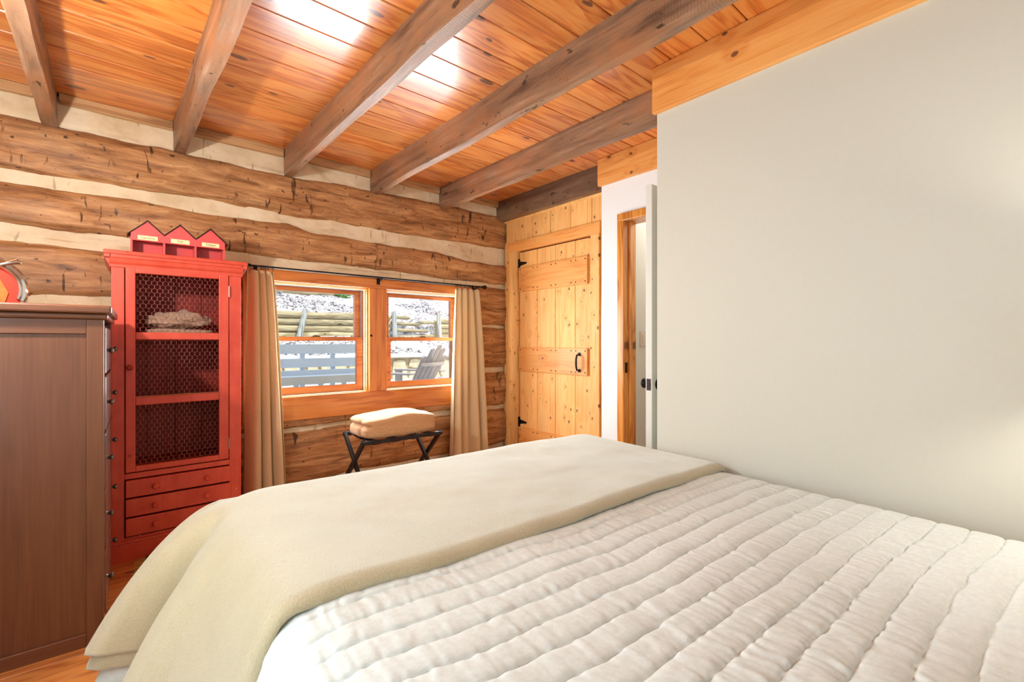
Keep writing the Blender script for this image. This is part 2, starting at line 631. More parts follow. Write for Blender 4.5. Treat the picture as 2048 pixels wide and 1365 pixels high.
M['blanket'] = fabric('tan_plush_fleece', lin(192, 174, 136), lin(218, 203, 168), 230, 0.7, 0.004, sheen=1.0, sheen_tint=(0.90, 1.0, 0.97, 1), broad=0.35)
M['quilt'] = fabric('white_quilted_cotton', lin(217, 224, 219), lin(233, 239, 235), 90, 0.25, 0.002, broad=0.2)
M['towel'] = fabric('peach_tan_fleece', lin(188, 138, 92), lin(212, 168, 124), 160, 0.5, 0.004, sheen=0.3, sheen_tint=(1, 0.97, 0.93, 1))
M['throw'] = fabric('taupe_fleece', lin(160, 128, 104), lin(204, 176, 150), 90, 0.9, 0.008, sheen=0.3)
M['curtain'] = fabric('beige_cotton_curtain', lin(196, 170, 130), lin(208, 184, 146), 300, 0.12, 0.001)
_t = NT('beige_cotton_curtain_thin')
_v, _r = _t.coords(rand=False)
_n = _t.noise(_v, 300, 3)
_c = _t.ramp(_n, [(0.3, lin(218, 190, 146)), (0.7, lin(232, 208, 170))])
_d = _t.node('ShaderNodeBsdfDiffuse')
_tl = _t.node('ShaderNodeBsdfTranslucent')
_t.lk(_c, _d.inputs[0])
_t.lk(_c, _tl.inputs[0])
_mx = _t.node('ShaderNodeMixShader')
_mx.inputs[0].default_value = 0.15
_t.lk(_d.outputs[0], _mx.inputs[1])
_t.lk(_tl.outputs[0], _mx.inputs[2])
_t.lk(_mx.outputs[0], _t.out.inputs[0])
M['curtain'] = _t.m
_t = NT('clear_window_glass')
_tr = _t.node('ShaderNodeBsdfTransparent')
_gl = _t.node('ShaderNodeBsdfGlossy')
_gl.inputs['Roughness'].default_value = 0.02
_fr = _t.node('ShaderNodeFresnel')
_fr.inputs[0].default_value = 1.3
_mx = _t.node('ShaderNodeMixShader')
_t.lk(_fr.outputs[0], _mx.inputs[0])
_t.lk(_tr.outputs[0], _mx.inputs[1])
_t.lk(_gl.outputs[0], _mx.inputs[2])
_t.lk(_mx.outputs[0], _t.out.inputs[0])
M['glass'] = _t.m


def emit(name, color, strength):
    t = NT(name)
    e = t.node('ShaderNodeEmission')
    e.inputs[0].default_value = color
    e.inputs[1].default_value = strength
    t.lk(e.outputs[0], t.out.inputs[0])
    return t.m


# ================================================================== THE ROOM SHELL
D = 3.33                    # inner face of the log wall
ZC = 2.355                  # ceiling boards
XL, YB = -0.62, -1.0        # wall to the left and wall behind the camera
XW = 2.725                  # boarded wall with the plank door
XN = 2.60                   # white wall with the doorway
XB, YBC = 1.93, 1.22        # big white wall and its corner

# ---- floor with planks
floor = tag(MB().box(XL - 0.1, 4.3, YB - 0.1, D + 0.25, -0.12, -0.022).build('floor', M['darkgap']), kind='structure')
_pl = MB().box(-2.4, 2.4, -0.0635, 0.0635, -0.011, 0.011).mesh()
_pl.materials.append(M['floor'])
y = 3.27
while y > YB:
    o = link('floor_plank', _pl, None, floor, (1.8, y, -0.011))
    bevel(o, 0.002, 1)
    y -= 0.130

# ---- ceiling: board backing, tongue-and-groove planks, sawn beams
ceiling = tag(MB().box(XL - 0.25, 4.4, YB - 0.25, D + 0.55, ZC + 0.02, ZC + 0.12).build('ceiling', M['darkgap']), kind='structure')
PW = 0.1675
_x0, _x1 = XL, XW + 0.02
_hw = PW / 2 - 0.0019
_c = 0.004
_prof = [(-_hw, 0.02), (_hw, 0.02), (_hw, _c), (_hw - _c * 0.8, 0.0), (-_hw + _c * 0.8, 0.0), (-_hw, _c)]
_pl = MB().prism(_prof, 'X', -(_x1 - _x0) / 2, (_x1 - _x0) / 2).mesh()
_pl.materials.append(M['ceil'])
y = 1.472 + PW / 2 + PW * 11
while y > YB - 0.05:
    if y - PW / 2 < D + 0.03:
        link('ceiling_plank', _pl, None, ceiling, ((_x0 + _x1) / 2, y, ZC))
    y -= PW


def rough_beam(x0, x1, z0, z1, y0, y1, skew, seed, wob=0.0058, nseg=90):
    """a long sawn timber along Y with slightly wandering arrises"""
    P = []
    ys = np.linspace(y0, y1, nseg)
    prof = []
    c = 0.004
    for (a, b) in ((0, 1), (0, 0.5), (0, 0), (0.5, 0), (1, 0), (1, 0.5), (1, 1)):
        prof.append((x0 + (x1 - x0) * a, z0 + (z1 - z0) * b, a, b))
    rows = []
    for yy in ys:
        r = []
        for (px, pz, a, b) in prof:
            n1 = noise.noise(Vector((yy * 2.2 + seed * 7.1, a * 1.7 + 3, b * 1.3 + seed)))
            n2 = noise.noise(Vector((yy * 9.0 + seed * 3.3, a * 2.1, b * 2.0 + 9)))
            dx = (n1 * wob + n2 * wob * 0.45)
            dz = (noise.noise(Vector((yy * 2.6 - seed * 5.0, a * 1.2, 4.4))) * wob * 1.6 + n2 * wob * 0.5) if b < 0.9 else 0
            r.append((px + dx + skew * (y1 - yy), yy, pz + dz * (1 - b)))
        rows.append(r)
    return rows


def beam_obj(x0, x1, z0, y0, y1, skew, seed, parent):
    rows = rough_beam(x0, x1, z0, ZC, y0, y1, skew, seed)
    n, m = len(rows), len(rows[0])
    cx, cy, cz = (x0 + x1) / 2, (y0 + y1) / 2, (z0 + ZC) / 2
    V = [(p[0] - cx, p[1] - cy, p[2] - cz) for r in rows for p in r]
    F = []
    for i in range(n - 1):
        for j in range(m - 1):
            a = i * m + j
            F.append((a, a + 1, a + 1 + m, a + m))
    F.append(tuple(range(m)))
    F.append(tuple(reversed(range((n - 1) * m, n * m))))
    o = link('beam', mesh_from(V, F), M['beam'], parent, (cx, cy, cz))
    smooth(o, 35)
    return o


for i, (bx, bw) in enumerate(((-0.305, 0.058), (0.238, 0.056), (0.836, 0.046), (1.436, 0.046), (2.038, 0.046))):
    beam_obj(bx, bx + bw, 2.178, YB if i < 4 else 1.2, D + 0.02, (0.008, 0.02, 0.018, 0.016, 0.012)[i], i + 1.3, ceiling)
_h = beam_obj(2.652, 2.80, 2.178, 2.06, D + 0.02, 0.0, 9.7, ceiling)
_h.data.materials[0] = M['header']

# ---- log wall: chinking core around the window, hewn logs in courses
WX0, WX1, WZ0, WZ1 = 0.68, 2.275, 0.66, 1.50     # opening
core = MB()
core.box(XL - 0.1, WX0, D + 0.045, D + 0.20, -0.1, ZC + 0.02)
core.box(WX1, 4.3, D + 0.045, D + 0.20, -0.1, ZC + 0.02)
core.box(WX0, WX1, D + 0.045, D + 0.20, -0.1, WZ0)
core.box(WX0, WX1, D + 0.045, D + 0.20, WZ1, ZC + 0.02)
wall_back = tag(core.build('wall_back', M['chink']), kind='structure')

S = {
    'top': [(-0.7, 2.186), (-0.3, 2.192), (-0.19, 2.189), (0.22, 2.193), (0.69, 2.187), (0.84, 2.180), (1.0, 2.195), (1.28, 2.210), (1.66, 2.219), (2.0, 2.225), (2.75, 2.228)],
    'l1b': [(-0.7, 1.921), (-0.21, 1.922), (0.22, 1.927), (0.364, 1.935), (0.63, 1.93), (0.92, 1.914), (1.28, 1.930), (1.31, 1.924), (1.71, 1.918), (2.1, 1.924), (2.75, 1.924)],
    'c1b': [(-0.7, 1.855), (-0.21, 1.864), (0.13, 1.868), (0.36, 1.848), (0.63, 1.855), (0.86, 1.868), (0.99, 1.834), (1.28, 1.826), (1.42, 1.821), (2.02, 1.817), (2.32, 1.778), (2.75, 1.776)],
    'l2b': [(-0.7, 1.655), (-0.3, 1.652), (-0.18, 1.647), (0.03, 1.652), (0.88, 1.622), (1.07, 1.621), (1.46, 1.617), (1.84, 1.613), (2.12, 1.596), (2.75, 1.594)],
    'c2b': [(-0.7, 1.575), (-0.3, 1.573), (-0.08, 1.564), (1.0, 1.556), (2.3, 1.572), (2.75, 1.567)],
    'l3b': [(-0.7, 1.29), (-0.27, 1.306), (0.2, 1.318), (2.3, 1.222), (2.75, 1.214)],
    'c3b': [(-0.7, 1.24), (0.2, 1.27), (2.3, 1.204), (2.75, 1.198)],
    'l4b': [(-0.7, 0.83), (2.4, 0.833), (2.75, 0.829)],
    'c4b': [(-0.7, 0.79), (2.4, 0.797), (2.75, 0.793)],
    'l5b': [(-0.7, 0.49), (0.85, 0.485), (1.27, 0.497), (2.07, 0.489), (2.75, 0.481)],
    'c5b': [(-0.7, 0.455), (0.85, 0.460), (1.27, 0.465), (2.07, 0.452), (2.75, 0.448)],
    'l6b': [(-0.7, 0.12), (1.05, 0.085), (1.31, 0.128), (1.55, 0.112), (2.13, 0.114), (2.75, 0.128)],
    'c6b': [(-0.7, 0.07), (1.55, 0.074), (2.75, 0.076)],
    'flo': [(-0.7, -0.02), (2.75, -0.02)],
}


def seam(k, x):
    pts = S[k]
    return float(np.interp(x, [p[0] for p in pts], [p[1] for p in pts]))


def log_piece(top, bot, x0, x1, seed, name='log', zclip=None, mat='log', bulge=0.044, base=D + 0.024, rough=0.010, wob=0.009):
    n = max(8, int((x1 - x0) / 0.022))
    m = 15
    xs = np.linspace(x0, x1, n)
    V, F = [], []
    cx = (x0 + x1) / 2
    cz = (seam(top, cx) + seam(bot, cx)) / 2
    for x in xs:
        zt = seam(top, x) + noise.noise(Vector((x * 6 + seed, 1.1, seed))) * wob + noise.noise(Vector((x * 22 + seed, 7.7, seed))) * wob * 0.4
        zb = seam(bot, x) + noise.noise(Vector((x * 6 + seed, 5.1, seed))) * wob + noise.noise(Vector((x * 22 + seed, 2.7, seed))) * wob * 0.4
        if zclip:
            zt = min(zt, zclip[1])
            zb = max(zb, zclip[0])
        for j in range(m):
            f = j / (m - 1)
            e = abs(2 * f - 1)
            prof = (1 - e ** 9)                      # flat hewn face, rounded at the arrises
            z = zb + (zt - zb) * f
            nz = noise.fractal(Vector((x * 3.0 + seed * 3, z * 9.0, seed)), 1.0, 2.0, 4) * rough
            # adze facets
            cell = noise.cell(Vector((x * 5.5 + seed + 0.6 * math.sin(z * 14), z * 5.0, seed)))
            nz += (cell - 0.5) * 0.007
            yv = base + 0.03 - 0.03 - bulge * prof - nz * prof
            V.append((x - cx, yv - D, z - cz))
    for i in range(n - 1):
        for j in range(m - 1):
            a = i * m + j
            F.append((a, a + m, a + m + 1, a + 1))
    # back edge so that the piece has depth
    k = len(V)
    for i in range(n):
        b0, b1 = V[i * m], V[i * m + m - 1]
        V.append((b0[0], 0.05, b0[2]))
        V.append((b1[0], 0.05, b1[2]))
    for i in range(n - 1):
        F.append((i * m, k + 2 * i, k + 2 * i + 2, (i + 1) * m))
        F.append((i * m + m - 1, (i + 1) * m + m - 1, k + 2 * i + 3, k + 2 * i + 1))
    for i in (0, n - 1):
        ring = [i * m + j for j in range(m)] + [k + 2 * i + 1, k + 2 * i]
        F.append(tuple(ring if i == 0 else reversed(ring)))
    o = link(name, mesh_from(V, F), M[mat], wall_back, (cx, D, cz))
    smooth(o, 50)
    return o


XA, XZ = XL, XW + 0.02
log_piece('top', 'l1b', XA, XZ, 1.7)
log_piece('c1b', 'l2b', XA, 1.468, 5.2)
log_piece('c1b', 'l2b', 1.472, XZ, 6.9)
for (t_, b_, sd) in (('c2b', 'l3b', 11.0), ('c3b', 'l4b', 14.0)):
    log_piece(t_, b_, XA, 0.60, sd)
    log_piece(t_, b_, 2.36, XZ, sd + 1.4)
log_piece('c4b', 'l5b', XA, 0.60, 17.0)
log_piece('c4b', 'l5b', 2.36, XZ, 18.4)
log_piece('c4b', 'l5b', 0.60, 2.36, 19.1, zclip=(0, 0.56))
log_piece('c5b', 'l6b', XA, XZ, 21.0)
log_piece('c6b', 'flo', XA, XZ, 23.0)
# chinking bands, slightly sunk between the logs
for (t_, b_, sd, a, b) in (('top0', 'top', 31, XA, XZ), ('l1b', 'c1b', 33, XA, XZ), ('l2b', 'c2b', 35, XA, XZ), ('l3b', 'c3b', 37, XA, 0.6), ('l3b', 'c3b', 38, 2.36, XZ), ('l4b', 'c4b', 39, XA, 0.6), ('l4b', 'c4b', 40, 2.36, XZ), ('l5b', 'c5b', 41, XA, XZ), ('l6b', 'c6b', 43, XA, XZ)):
    if t_ == 'top0':
        S['top0'] = [(-0.7, 2.318), (2.75, 2.32)]
    # let the band run a little behind both logs
    S['_t'] = [(p[0], p[1] + 0.012) for p in S[t_]]
    S['_b'] = [(p[0], p[1] - 0.012) for p in S[b_]]
    log_piece('_t', '_b', a, b, sd, name='chinking', mat='chink', bulge=0.004, base=D + 0.018, rough=0.004, wob=0.0)
# worn board along the top of the wall, under the ceiling planks
for (a, b) in ((XA, -0.31), (-0.24, 0.235), (0.30, 0.83), (0.89, 1.43), (1.49, 2.03), (2.09, 2.65)):
    cbox('top_board', M['tan_strip'], wall_back, a, b, D - 0.012, D + 0.03, 2.302, ZC - 0.002, 0.003)

# ---- wall to the left (outside the picture), with the side window opening
wl = MB()
wl.box(XL - 0.1, XL, YB - 0.1, 0.35, -0.05, ZC + 0.02)
wl.box(XL - 0.1, XL, 1.55, D + 0.1, -0.05, ZC + 0.02)
wl.box(XL - 0.1, XL, 0.35, 1.55, -0.05, 0.65)
wl.box(XL - 0.1, XL, 0.35, 1.55, 1.65, ZC + 0.02)
wall_left = tag(wl.build('wall_left', M['white']), kind='structure')
# ---- wall behind the camera, its opening added for the fill light
wf = MB()
wf.box(XL - 0.1, -0.2, YB - 0.1, YB, -0.05, ZC + 0.02)
wf.box(1.7, XB + 0.1, YB - 0.1, YB, -0.05, ZC + 0.02)
wf.box(-0.2, 1.7, YB - 0.1, YB, -0.05, 0.80)
wf.box(-0.2, 1.7, YB - 0.1, YB, 1.80, ZC + 0.02)
wall_front = tag(wf.build('wall_front', M['white']), kind='structure')

# ---- big white wall beside the bed, and its short return
wr = MB()
wr.box(XB, XB + 0.10, YB - 0.1, YBC, -0.05, ZC + 0.02)
wr.box(XB + 0.10, 4.3, YBC - 0.10, YBC, -0.05, ZC + 0.02)
wall_right = tag(wr.build('wall_right', M['white']), kind='structure')
trim_1 = tag(cbox('trim_1', M['pine_y'], None, XB - 0.024, XB, YB, YBC + 0.012, 2.142, ZC - 0.001, 0.002), 'wide knotty pine board along the top of the big white wall', None, None, 'structure')

# ---- white wall with the doorway
DY0, DY1, DZ = 1.36, 1.892, 1.885
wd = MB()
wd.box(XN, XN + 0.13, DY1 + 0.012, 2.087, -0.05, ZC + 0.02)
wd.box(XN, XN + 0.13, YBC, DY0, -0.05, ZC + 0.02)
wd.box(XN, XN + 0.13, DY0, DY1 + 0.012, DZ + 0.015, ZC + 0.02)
wall_door = tag(wd.build('wall_doorway', M['litwhite']), kind='structure')
trim_2 = tag(cbox('trim_2', M['pine_y'], None, XN - 0.03, XN, YBC, 2.10, 2.168, ZC - 0.001, 0.002), 'short knotty pine board above the white doorway wall', None, None, 'structure')
# door casing and jambs
door_2 = tag(empty('door_2', (XN, (DY0 + DY1) / 2, 0)), 'white door standing open beside the big white wall, with wooden casing', None, None, 'structure')
ymid = (DY0 + DY1) / 2
for (a, b, c_, d_, e_, f_) in (
        (-0.018, 0.0, DY1 - 0.002 - ymid, DY1 + 0.050 - ymid, 0, DZ + 0.055),
        (-0.018, 0.0, DY0 - 0.05 - ymid, DY0 + 0.002 - ymid, 0, DZ + 0.055)):
    cbox('casing', M['casing'], door_2, a, b, c_, d_, e_, f_, 0.006)
cbox('head_casing', M['casing'], door_2, -0.0185, 0.0, DY0 - 0.05 - ymid, DY1 + 0.05 - ymid, DZ, DZ + 0.0545, 0.006)
cbox('jamb', M['casing'], door_2, -0.002, 0.13, DY1 - ymid, DY1 + 0.014 - ymid, 0, DZ + 0.014, 0.002)
cbox('jamb', M['casing'], door_2, -0.002, 0.13, DY0 - 0.001 - ymid, DY0 + 0.006 - ymid, 0, DZ + 0.014, 0.002)
cbox('head_jamb', M['casing'], door_2, -0.002, 0.13, DY0 - ymid, DY1 - ymid, DZ, DZ + 0.014, 0.002)
cbox('door_stop', M['casing'], door_2, 0.045, 0.075, DY1 - 0.014 - ymid, DY1 - ymid, 0, DZ, 0.002)
cbox('strike_plate', M['black'], door_2, 0.006, 0.03, DY1 - 0.003 - ymid, DY1 + 0.001 - ymid, 0.86, 0.93, 0.001)
# the leaf, swung into the room
LX0, LX1, LY0, LY1 = 2.080, 2.595, 1.345, 1.382
leaf = cbox('leaf', M['whitedoor'], door_2, LX0 - XN, LX1 - XN, LY0 - ymid, LY1 - ymid, 0.012, 1.882, 0.003)
zk = 0.85 - (1.882 + 0.012) / 2
ex = (LX0 - LX1) / 2
MB().box(ex - 0.0015, ex + 0.001, -0.0125, 0.0125, zk - 0.03, zk + 0.03).build('latch_plate', M['pewter'], leaf, bev=0.0005)
MB().box(ex - 0.009, ex, -0.006, 0.006, zk - 0.008, zk + 0.008).build('latch_bolt', M['pewter'], leaf, bev=0.001)
for sg in (-1, 1):
    kb = [(0.031, 0.0), (0.031, 0.004), (0.012, 0.007), (0.010, 0.026), (0.018, 0.032), (0.026, 0.042), (0.027, 0.050), (0.020, 0.058), (0.004, 0.061)]
    MB().lathe([(r, sg * (0.0185 + h)) for r, h in kb], (ex + 0.06, 0, zk), 'Y', 20).build('knob', M['black'], leaf, sm=True)
# ---- the little hall behind the doorway
wh = MB()
wh.box(XN + 0.13, 4.2, 2.0, 2.1, -0.05, ZC + 0.02)
wh.box(4.2, 4.3, YBC - 0.1, 2.1, -0.05, ZC + 0.02)
wall_hall = tag(wh.build('wall_hall', M['white']), kind='structure')
sw = tag(empty('light_switch', (2.97, 2.0, 1.09)), 'ivory rocker light switch on the wall inside the doorway', 'switch')
cbox('plate', M['plate'], sw, -0.036, 0.036, -0.006, 0, -0.057, 0.057, 0.003)
cbox('rocker', M['plate'], sw, -0.016, 0.016, -0.010, -0.006, -0.033, 0.033, 0.002)

# ---- boarded wall and plank door in the far corner
wb = MB()
wb.box(XW + 0.045, XW + 0.14, 2.0, D + 0.05, -0.05, ZC + 0.02)
wall_boards = tag(wb.build('wall_boarded', M['darkgap']), kind='structure')
bnd = [3.30, 3.171, 2.943, 2.722, 2.496, 2.281, 2.10]
for i in range(6):
    cbox('board', M['pine_z'], wall_boards, XW, XW + 0.05, bnd[i + 1] + 0.0018, bnd[i] - 0.0018, 1.93, 2.19, 0.004)
cbox('top_strip', M['pine_y'] if False else M['pine_z'], wall_boards, XW - 0.008, XW + 0.04, 2.10, 3.315, 2.160, 2.21, 0.003)
# scribed filler strip against the logs
_v = []
for i in range(24):
    zz = 1.98 * i / 23
    e = 3.322 + 0.010 * noise.noise(Vector((zz * 3.0, 0.3, 2))) + (0.02 if zz < 0.9 else 0) * 0.5
    _v.append((e, zz))
pts = [(3.262, 0.0)] + [(e, zz) for e, zz in _v] + [(3.262, 1.98)]
MB().prism(pts, 'X', XW + 0.006, XW + 0.045).build('filler_strip', M['pine_z'], wall_boards)

trim_3 = tag(empty('trim_3', (XW, 2.70, 0)), 'knotty pine frame around the plank door', None, None, 'structure')
# left upright with a hand-cut wavy outer edge
pts = []
for i in range(30):
    zz = 1.905 * i / 29
    pts.append((3.275 + 0.009 * noise.noise(Vector((zz * 2.6, 1.3, 7))) + 0.004 * noise.noise(Vector((zz * 8, 4.3, 7))) - 2.70, zz))
pts = [(3.128 - 2.70, 0.0)] + pts + [(3.128 - 2.70, 1.905)]
MB().prism(pts, 'X', -0.016, 0.03).build('upright', M['pine_z'], trim_3, bev=0.002)
cbox('upright', M['pine_z'], trim_3, -0.016, 0.03, 2.20 - 2.70, 2.283 - 2.70, 0, 1.876, 0.003)
cbox('head_board', M['pine_y'], trim_3, -0.017, 0.03, 2.192 - 2.70, 3.262 - 2.70, 1.876, 1.966, 0.003)
cbox('edge_strip', M['casing'], trim_3, -0.002, 0.04, 2.10 - 2.70, 2.199 - 2.70, 0, 1.93, 0.003)

door_1 = tag(empty('door_1', (XW, 2.70, 0)), 'knotty pine plank door with three battens and black hinges', None, None, 'structure')
dp = [3.116, 2.89, 2.673, 2.454, 2.288]
for i in range(4):
    cbox('plank', M['pine_z'], door_1, 0.006, 0.034, dp[i + 1] + 0.0018 - 2.70, dp[i] - 0.0018 - 2.70, 0.012, 1.866, 0.004)
for (z0, z1) in ((1.512, 1.728), (0.809, 1.02), (0.10, 0.309)):
    bt = cbox('batten', M['pine_y'], door_1, -0.014, 0.006, 2.316 - 2.70, 3.108 - 2.70, z0, z1, 0.003)
    for yy in (3.085, 2.915, 2.865, 2.70, 2.648, 2.478, 2.43, 2.335):
        for zz in (z0 + 0.022, z1 - 0.022):
            MB().lathe([(0.0055, 0.0), (0.0055, -0.0012), (0.002, -0.002)], (-0.0100, yy - (2.316 + 3.108) / 2, zz - (z0 + z1) / 2), 'X', 8).build('nail', M['black'], bt)
for zz in (1.765, 0.355):
    hg = MB()
    hg.box(0.001, 0.0065, 3.108 - 2.70, 3.124 - 2.70, zz - 0.042, zz + 0.042)
    hg.prism([(3.108 - 2.70, zz + 0.020), (3.108 - 2.70, zz - 0.020), (3.022 - 2.70, zz - 0.006), (3.022 - 2.70, zz + 0.006)], 'X', 0.001, 0.006)
    hg.tube([(-0.002, 3.120 - 2.70, zz - 0.042), (-0.002, 3.120 - 2.70, zz + 0.042)], 0.006, 8)
    hg.build('hinge', M['black'], door_1)
hd = MB()
yh = 2.392 - 2.70
path = [(-0.018, yh, 0.972), (-0.045, yh, 0.965), (-0.052, yh, 0.940), (-0.054, yh, 0.908), (-0.052, yh, 0.876), (-0.045, yh, 0.852), (-0.018, yh, 0.845)]
hd.tube(path, [0.006, 0.007, 0.0075, 0.008, 0.0075, 0.007, 0.006], 8)
for zz in (0.972, 0.845):
    hd.lathe([(0.015, -0.019), (0.015, -0.014), (0.006, -0.022)][::-1], (0, yh, zz), 'X', 12)
hd.build('handle', M['black'], door_1, sm=True)

# ---- window casing
trim_4 = tag(empty('trim_4', (1.478, D, 0)), 'broad orange pine casing around the double window', None, None, 'structure')
cy0, cy1 = -0.032, 0.03


def wbox(name, mat, x0, x1, z0, z1, y0=cy0, y1=cy1, par=None, bev=0.003):
    return cbox(name, M[mat], par or trim_4, x0 - 1.478, x1 - 1.478, y0, y1, z0, z1, bev)


wbox('side_casing', 'pine_xz', 0.588, 0.700, 0.543, 1.540)
wbox('side_casing', 'pine_xz', 2.256, 2.368, 0.543, 1.540)
wbox('mullion', 'pine_xz', 1.410, 1.546, 0.702, 1.468)
wbox('head_casing', 'pine_x', 0.700, 2.256, 1.468, 1.540)
wbox('apron', 'pine_x', 0.700, 2.256, 0.543, 0.702)
for xx, zz in ((1.424, 1.115),):
    MB().lathe([(0.009, -0.0335), (0.009, -0.031)], (xx - 1.478, 0, zz), 'Y', 12).build('dark_knot', M['black'], trim_4)


def window_unit(name, x0, x1):
    xc = (x0 + x1) / 2
    w = tag(empty(name, (xc, D, 0)), kind='structure')
    h = (x1 - x0) / 2

    def b(nm, mat, a0, a1, z0, z1, y0, y1, par=w, bev=0.002):
        return cbox(nm, M[mat], par, a0, a1, y0, y1, z0, z1, bev)
    # lining and stops
    b('lining', 'sash', -h, -h + 0.012, 0.70, 1.47, -0.01, 0.19)
    b('lining', 'sash', h - 0.012, h, 0.70, 1.47, -0.01, 0.19)
    b('head_lining', 'sash', -h, h, 1.462, 1.474, -0.01, 0.19)
    b('sill', 'sash', -h, h, 0.69, 0.702, -0.005, 0.22)
    b('bead', 'bead', -h + 0.012, h - 0.012, 1.452, 1.462, 0.004, 0.03)
    b('bead', 'bead', -h + 0.012, h - 0.012, 0.702, 0.708, -0.006, 0.03)
    b('bead', 'bead', h - 0.022, h - 0.012, 0.708, 1.452, 0.012, 0.034)
    b('bead', 'bead', -h + 0.012, -h + 0.022, 0.708, 1.452, 0.012, 0.034)
    g = h - 0.024
    # lower sash (inner), upper sash (outer)
    for (nm, z0, z1, y0, y1, rb, rt) in (('lower_sash', 0.708, 1.104, 0.036, 0.072, 0.050, 0.028), ('upper_sash', 1.078, 1.452, 0.076, 0.112, 0.028, 0.030)):
        s_ = MB()
        s_.box(-g, -g + 0.044, y0, y1, z0, z1)
        s_.box(g - 0.044, g, y0, y1, z0, z1)
        s_.box(-g + 0.044, g - 0.044, y0, y1, z0, z0 + rb)
        s_.box(-g + 0.044, g - 0.044, y0, y1, z1 - rt, z1)
        so = s_.build(nm, M['sash'], w, bev=0.003)
        ym = (y0 + y1) / 2
        MB().box(-g + 0.042, g - 0.042, ym - 0.002, ym + 0.002, z0 + rb - 0.002, z1 - rt + 0.002).build('pane', M['glass'], so)
    lk = MB()
    lk.prism([(-0.03, 1.104), (0.03, 1.104), (0.022, 1.114), (-0.006, 1.118), (-0.022, 1.112)], 'Y', 0.046, 0.066)
    lk.build('sash_lock', M['brass'], w, bev=0.001)
    return w


window_unit('window_1', 0.700, 1.410)
window_unit('window_2', 1.546, 2.256)

# ================================================================== THE BED: mattress, quilt, folded blanket
BED_O = (0.300, 1.755)
BED_R = math.radians(-3.3)
bed = tag(empty('bed', (BED_O[0], BED_O[1], 0), BED_R), 'bed with a mattress, standing against the big white wall', 'bed')
cbox('mattress', M['quilt'], bed, 0.035, 1.595, -2.06, -0.035, 0.29, 0.525, 0.05)
cbox('box_spring', M['quilt'], bed, 0.045, 1.585, -2.05, -0.045, 0.12, 0.288, 0.02)
for lx in (0.09, 1.54):
    for ly in (-1.98, -0.12):
        MB().lathe([(0.022, 0.0), (0.028, 0.05), (0.03, 0.121)], (lx, ly, 0), 'Z', 12).build('leg', M['blackwood'], bed, sm=True)
cbox('headboard', M['dresser_x'], bed, 0.0, 1.61, -2.13, -2.075, 0.10, 0.93, 0.01)

BW = 1.615          # bed width over the covers
# how far the covers flare out at the hem, along the left side (t = distance from the foot corner)
FT = [-2.2, -1.4, -1.0, -0.80, -0.60, -0.42, -0.34, -0.27, -0.21, -0.165, -0.125, -0.08, -0.04, 0.0]
FA = [0.10, 0.11, 0.12, 0.135, 0.160, 0.215, 0.270, 0.290, 0.230, 0.060, 0.070, 0.260, 0.355, 0.385]
FS = [0.10, 0.11, 0.12, 0.135, 0.160, 0.200, 0.225, 0.245, 0.265, 0.285, 0.305, 0.330, 0.360, 0.385]


def flare(t):
    return np.interp(t, FT, FA)


def drape(drop, t, amp, full):
    """outward distance for a given drop below the top edge"""
    f = np.clip(drop / full, 0, 1.4)
    return amp * f ** (1 / 2.0)


def cover_surface(us, ts, top, full_drop, amp_scale, hem_in=0.0, right_drop=0.18, foot_drop=0.33):
    """us: cloth coordinate across (0..BW on the top measured from the right edge, beyond = left drape, below 0 = right drop)
       ts: along the bed (0 = foot edge, positive = hanging over the foot)"""
    U, T = np.meshgrid(us, ts, indexing='ij')
    X = BW - U
    Y = T.copy()
    Z = np.full_like(U, top)
    # soft shoulders
    over = np.clip(U - BW, 0, None)
    drop = over
    tt = np.minimum(T, 0)
    fin = np.clip(drop / full_drop, 0, 1) ** 0.45
    A = (np.interp(tt, FT, FS) * (1 - fin) + flare(tt) * fin) * amp_scale
    out = drape(drop, tt, A, full_drop)
    X = np.where(U > BW, -out, X)
    Z = Z - drop
    # rounded shoulder just inside the left edge
    e = np.clip((0.10 - (BW - U)) / 0.10, 0, 1) * (U <= BW)
    Z = Z - 0.014 * e ** 2
    Z = np.where(U > BW, Z - 0.014, Z)
    # right edge falls towards the wall
    r = np.clip(-U, 0, None)
    X = np.where(U < 0, BW + 0.012 * np.sqrt(np.clip(r / 0.03, 0, 1)), X)
    Z = Z - r
    er = np.clip((0.06 - U) / 0.06, 0, 1) * (U >= 0)
    Z = Z - 0.012 * er ** 2
    Z = np.where(U < 0, Z - 0.012, Z)
    # foot end
    ov = np.clip(T, 0, None)
    Z = Z - ov
    ef = np.clip((T + 0.08) / 0.08, 0, 1) * (T <= 0)
    Z = Z - 0.012 * ef ** 2
    Z = np.where(T > 0, Z - 0.012, Z)
    fo = 0.10 * np.sqrt(np.clip(ov / 0.33, 0, 1.3))
    Yf = np.where(T > 0, fo, T)
    # corner: a quarter cone between the side drape and the foot drape
    th = np.clip(T / 0.30, 0, 1) * PI / 2
    corner = (U > BW) & (T > 0)
    rad = out * np.cos(th) ** 1.0 + fo * np.sin(th)
    X = np.where(corner, -out * np.cos(th), X)
    Yf = np.where(corner, np.maximum(out * 0.55 * np.sin(th), 0) + fo * np.sin(th) * 0.4, Yf)
    Z = np.where(corner, top - 0.02 - np.maximum(drop, ov * np.sin(th)), Z)
    return X, Yf, Z, U, T


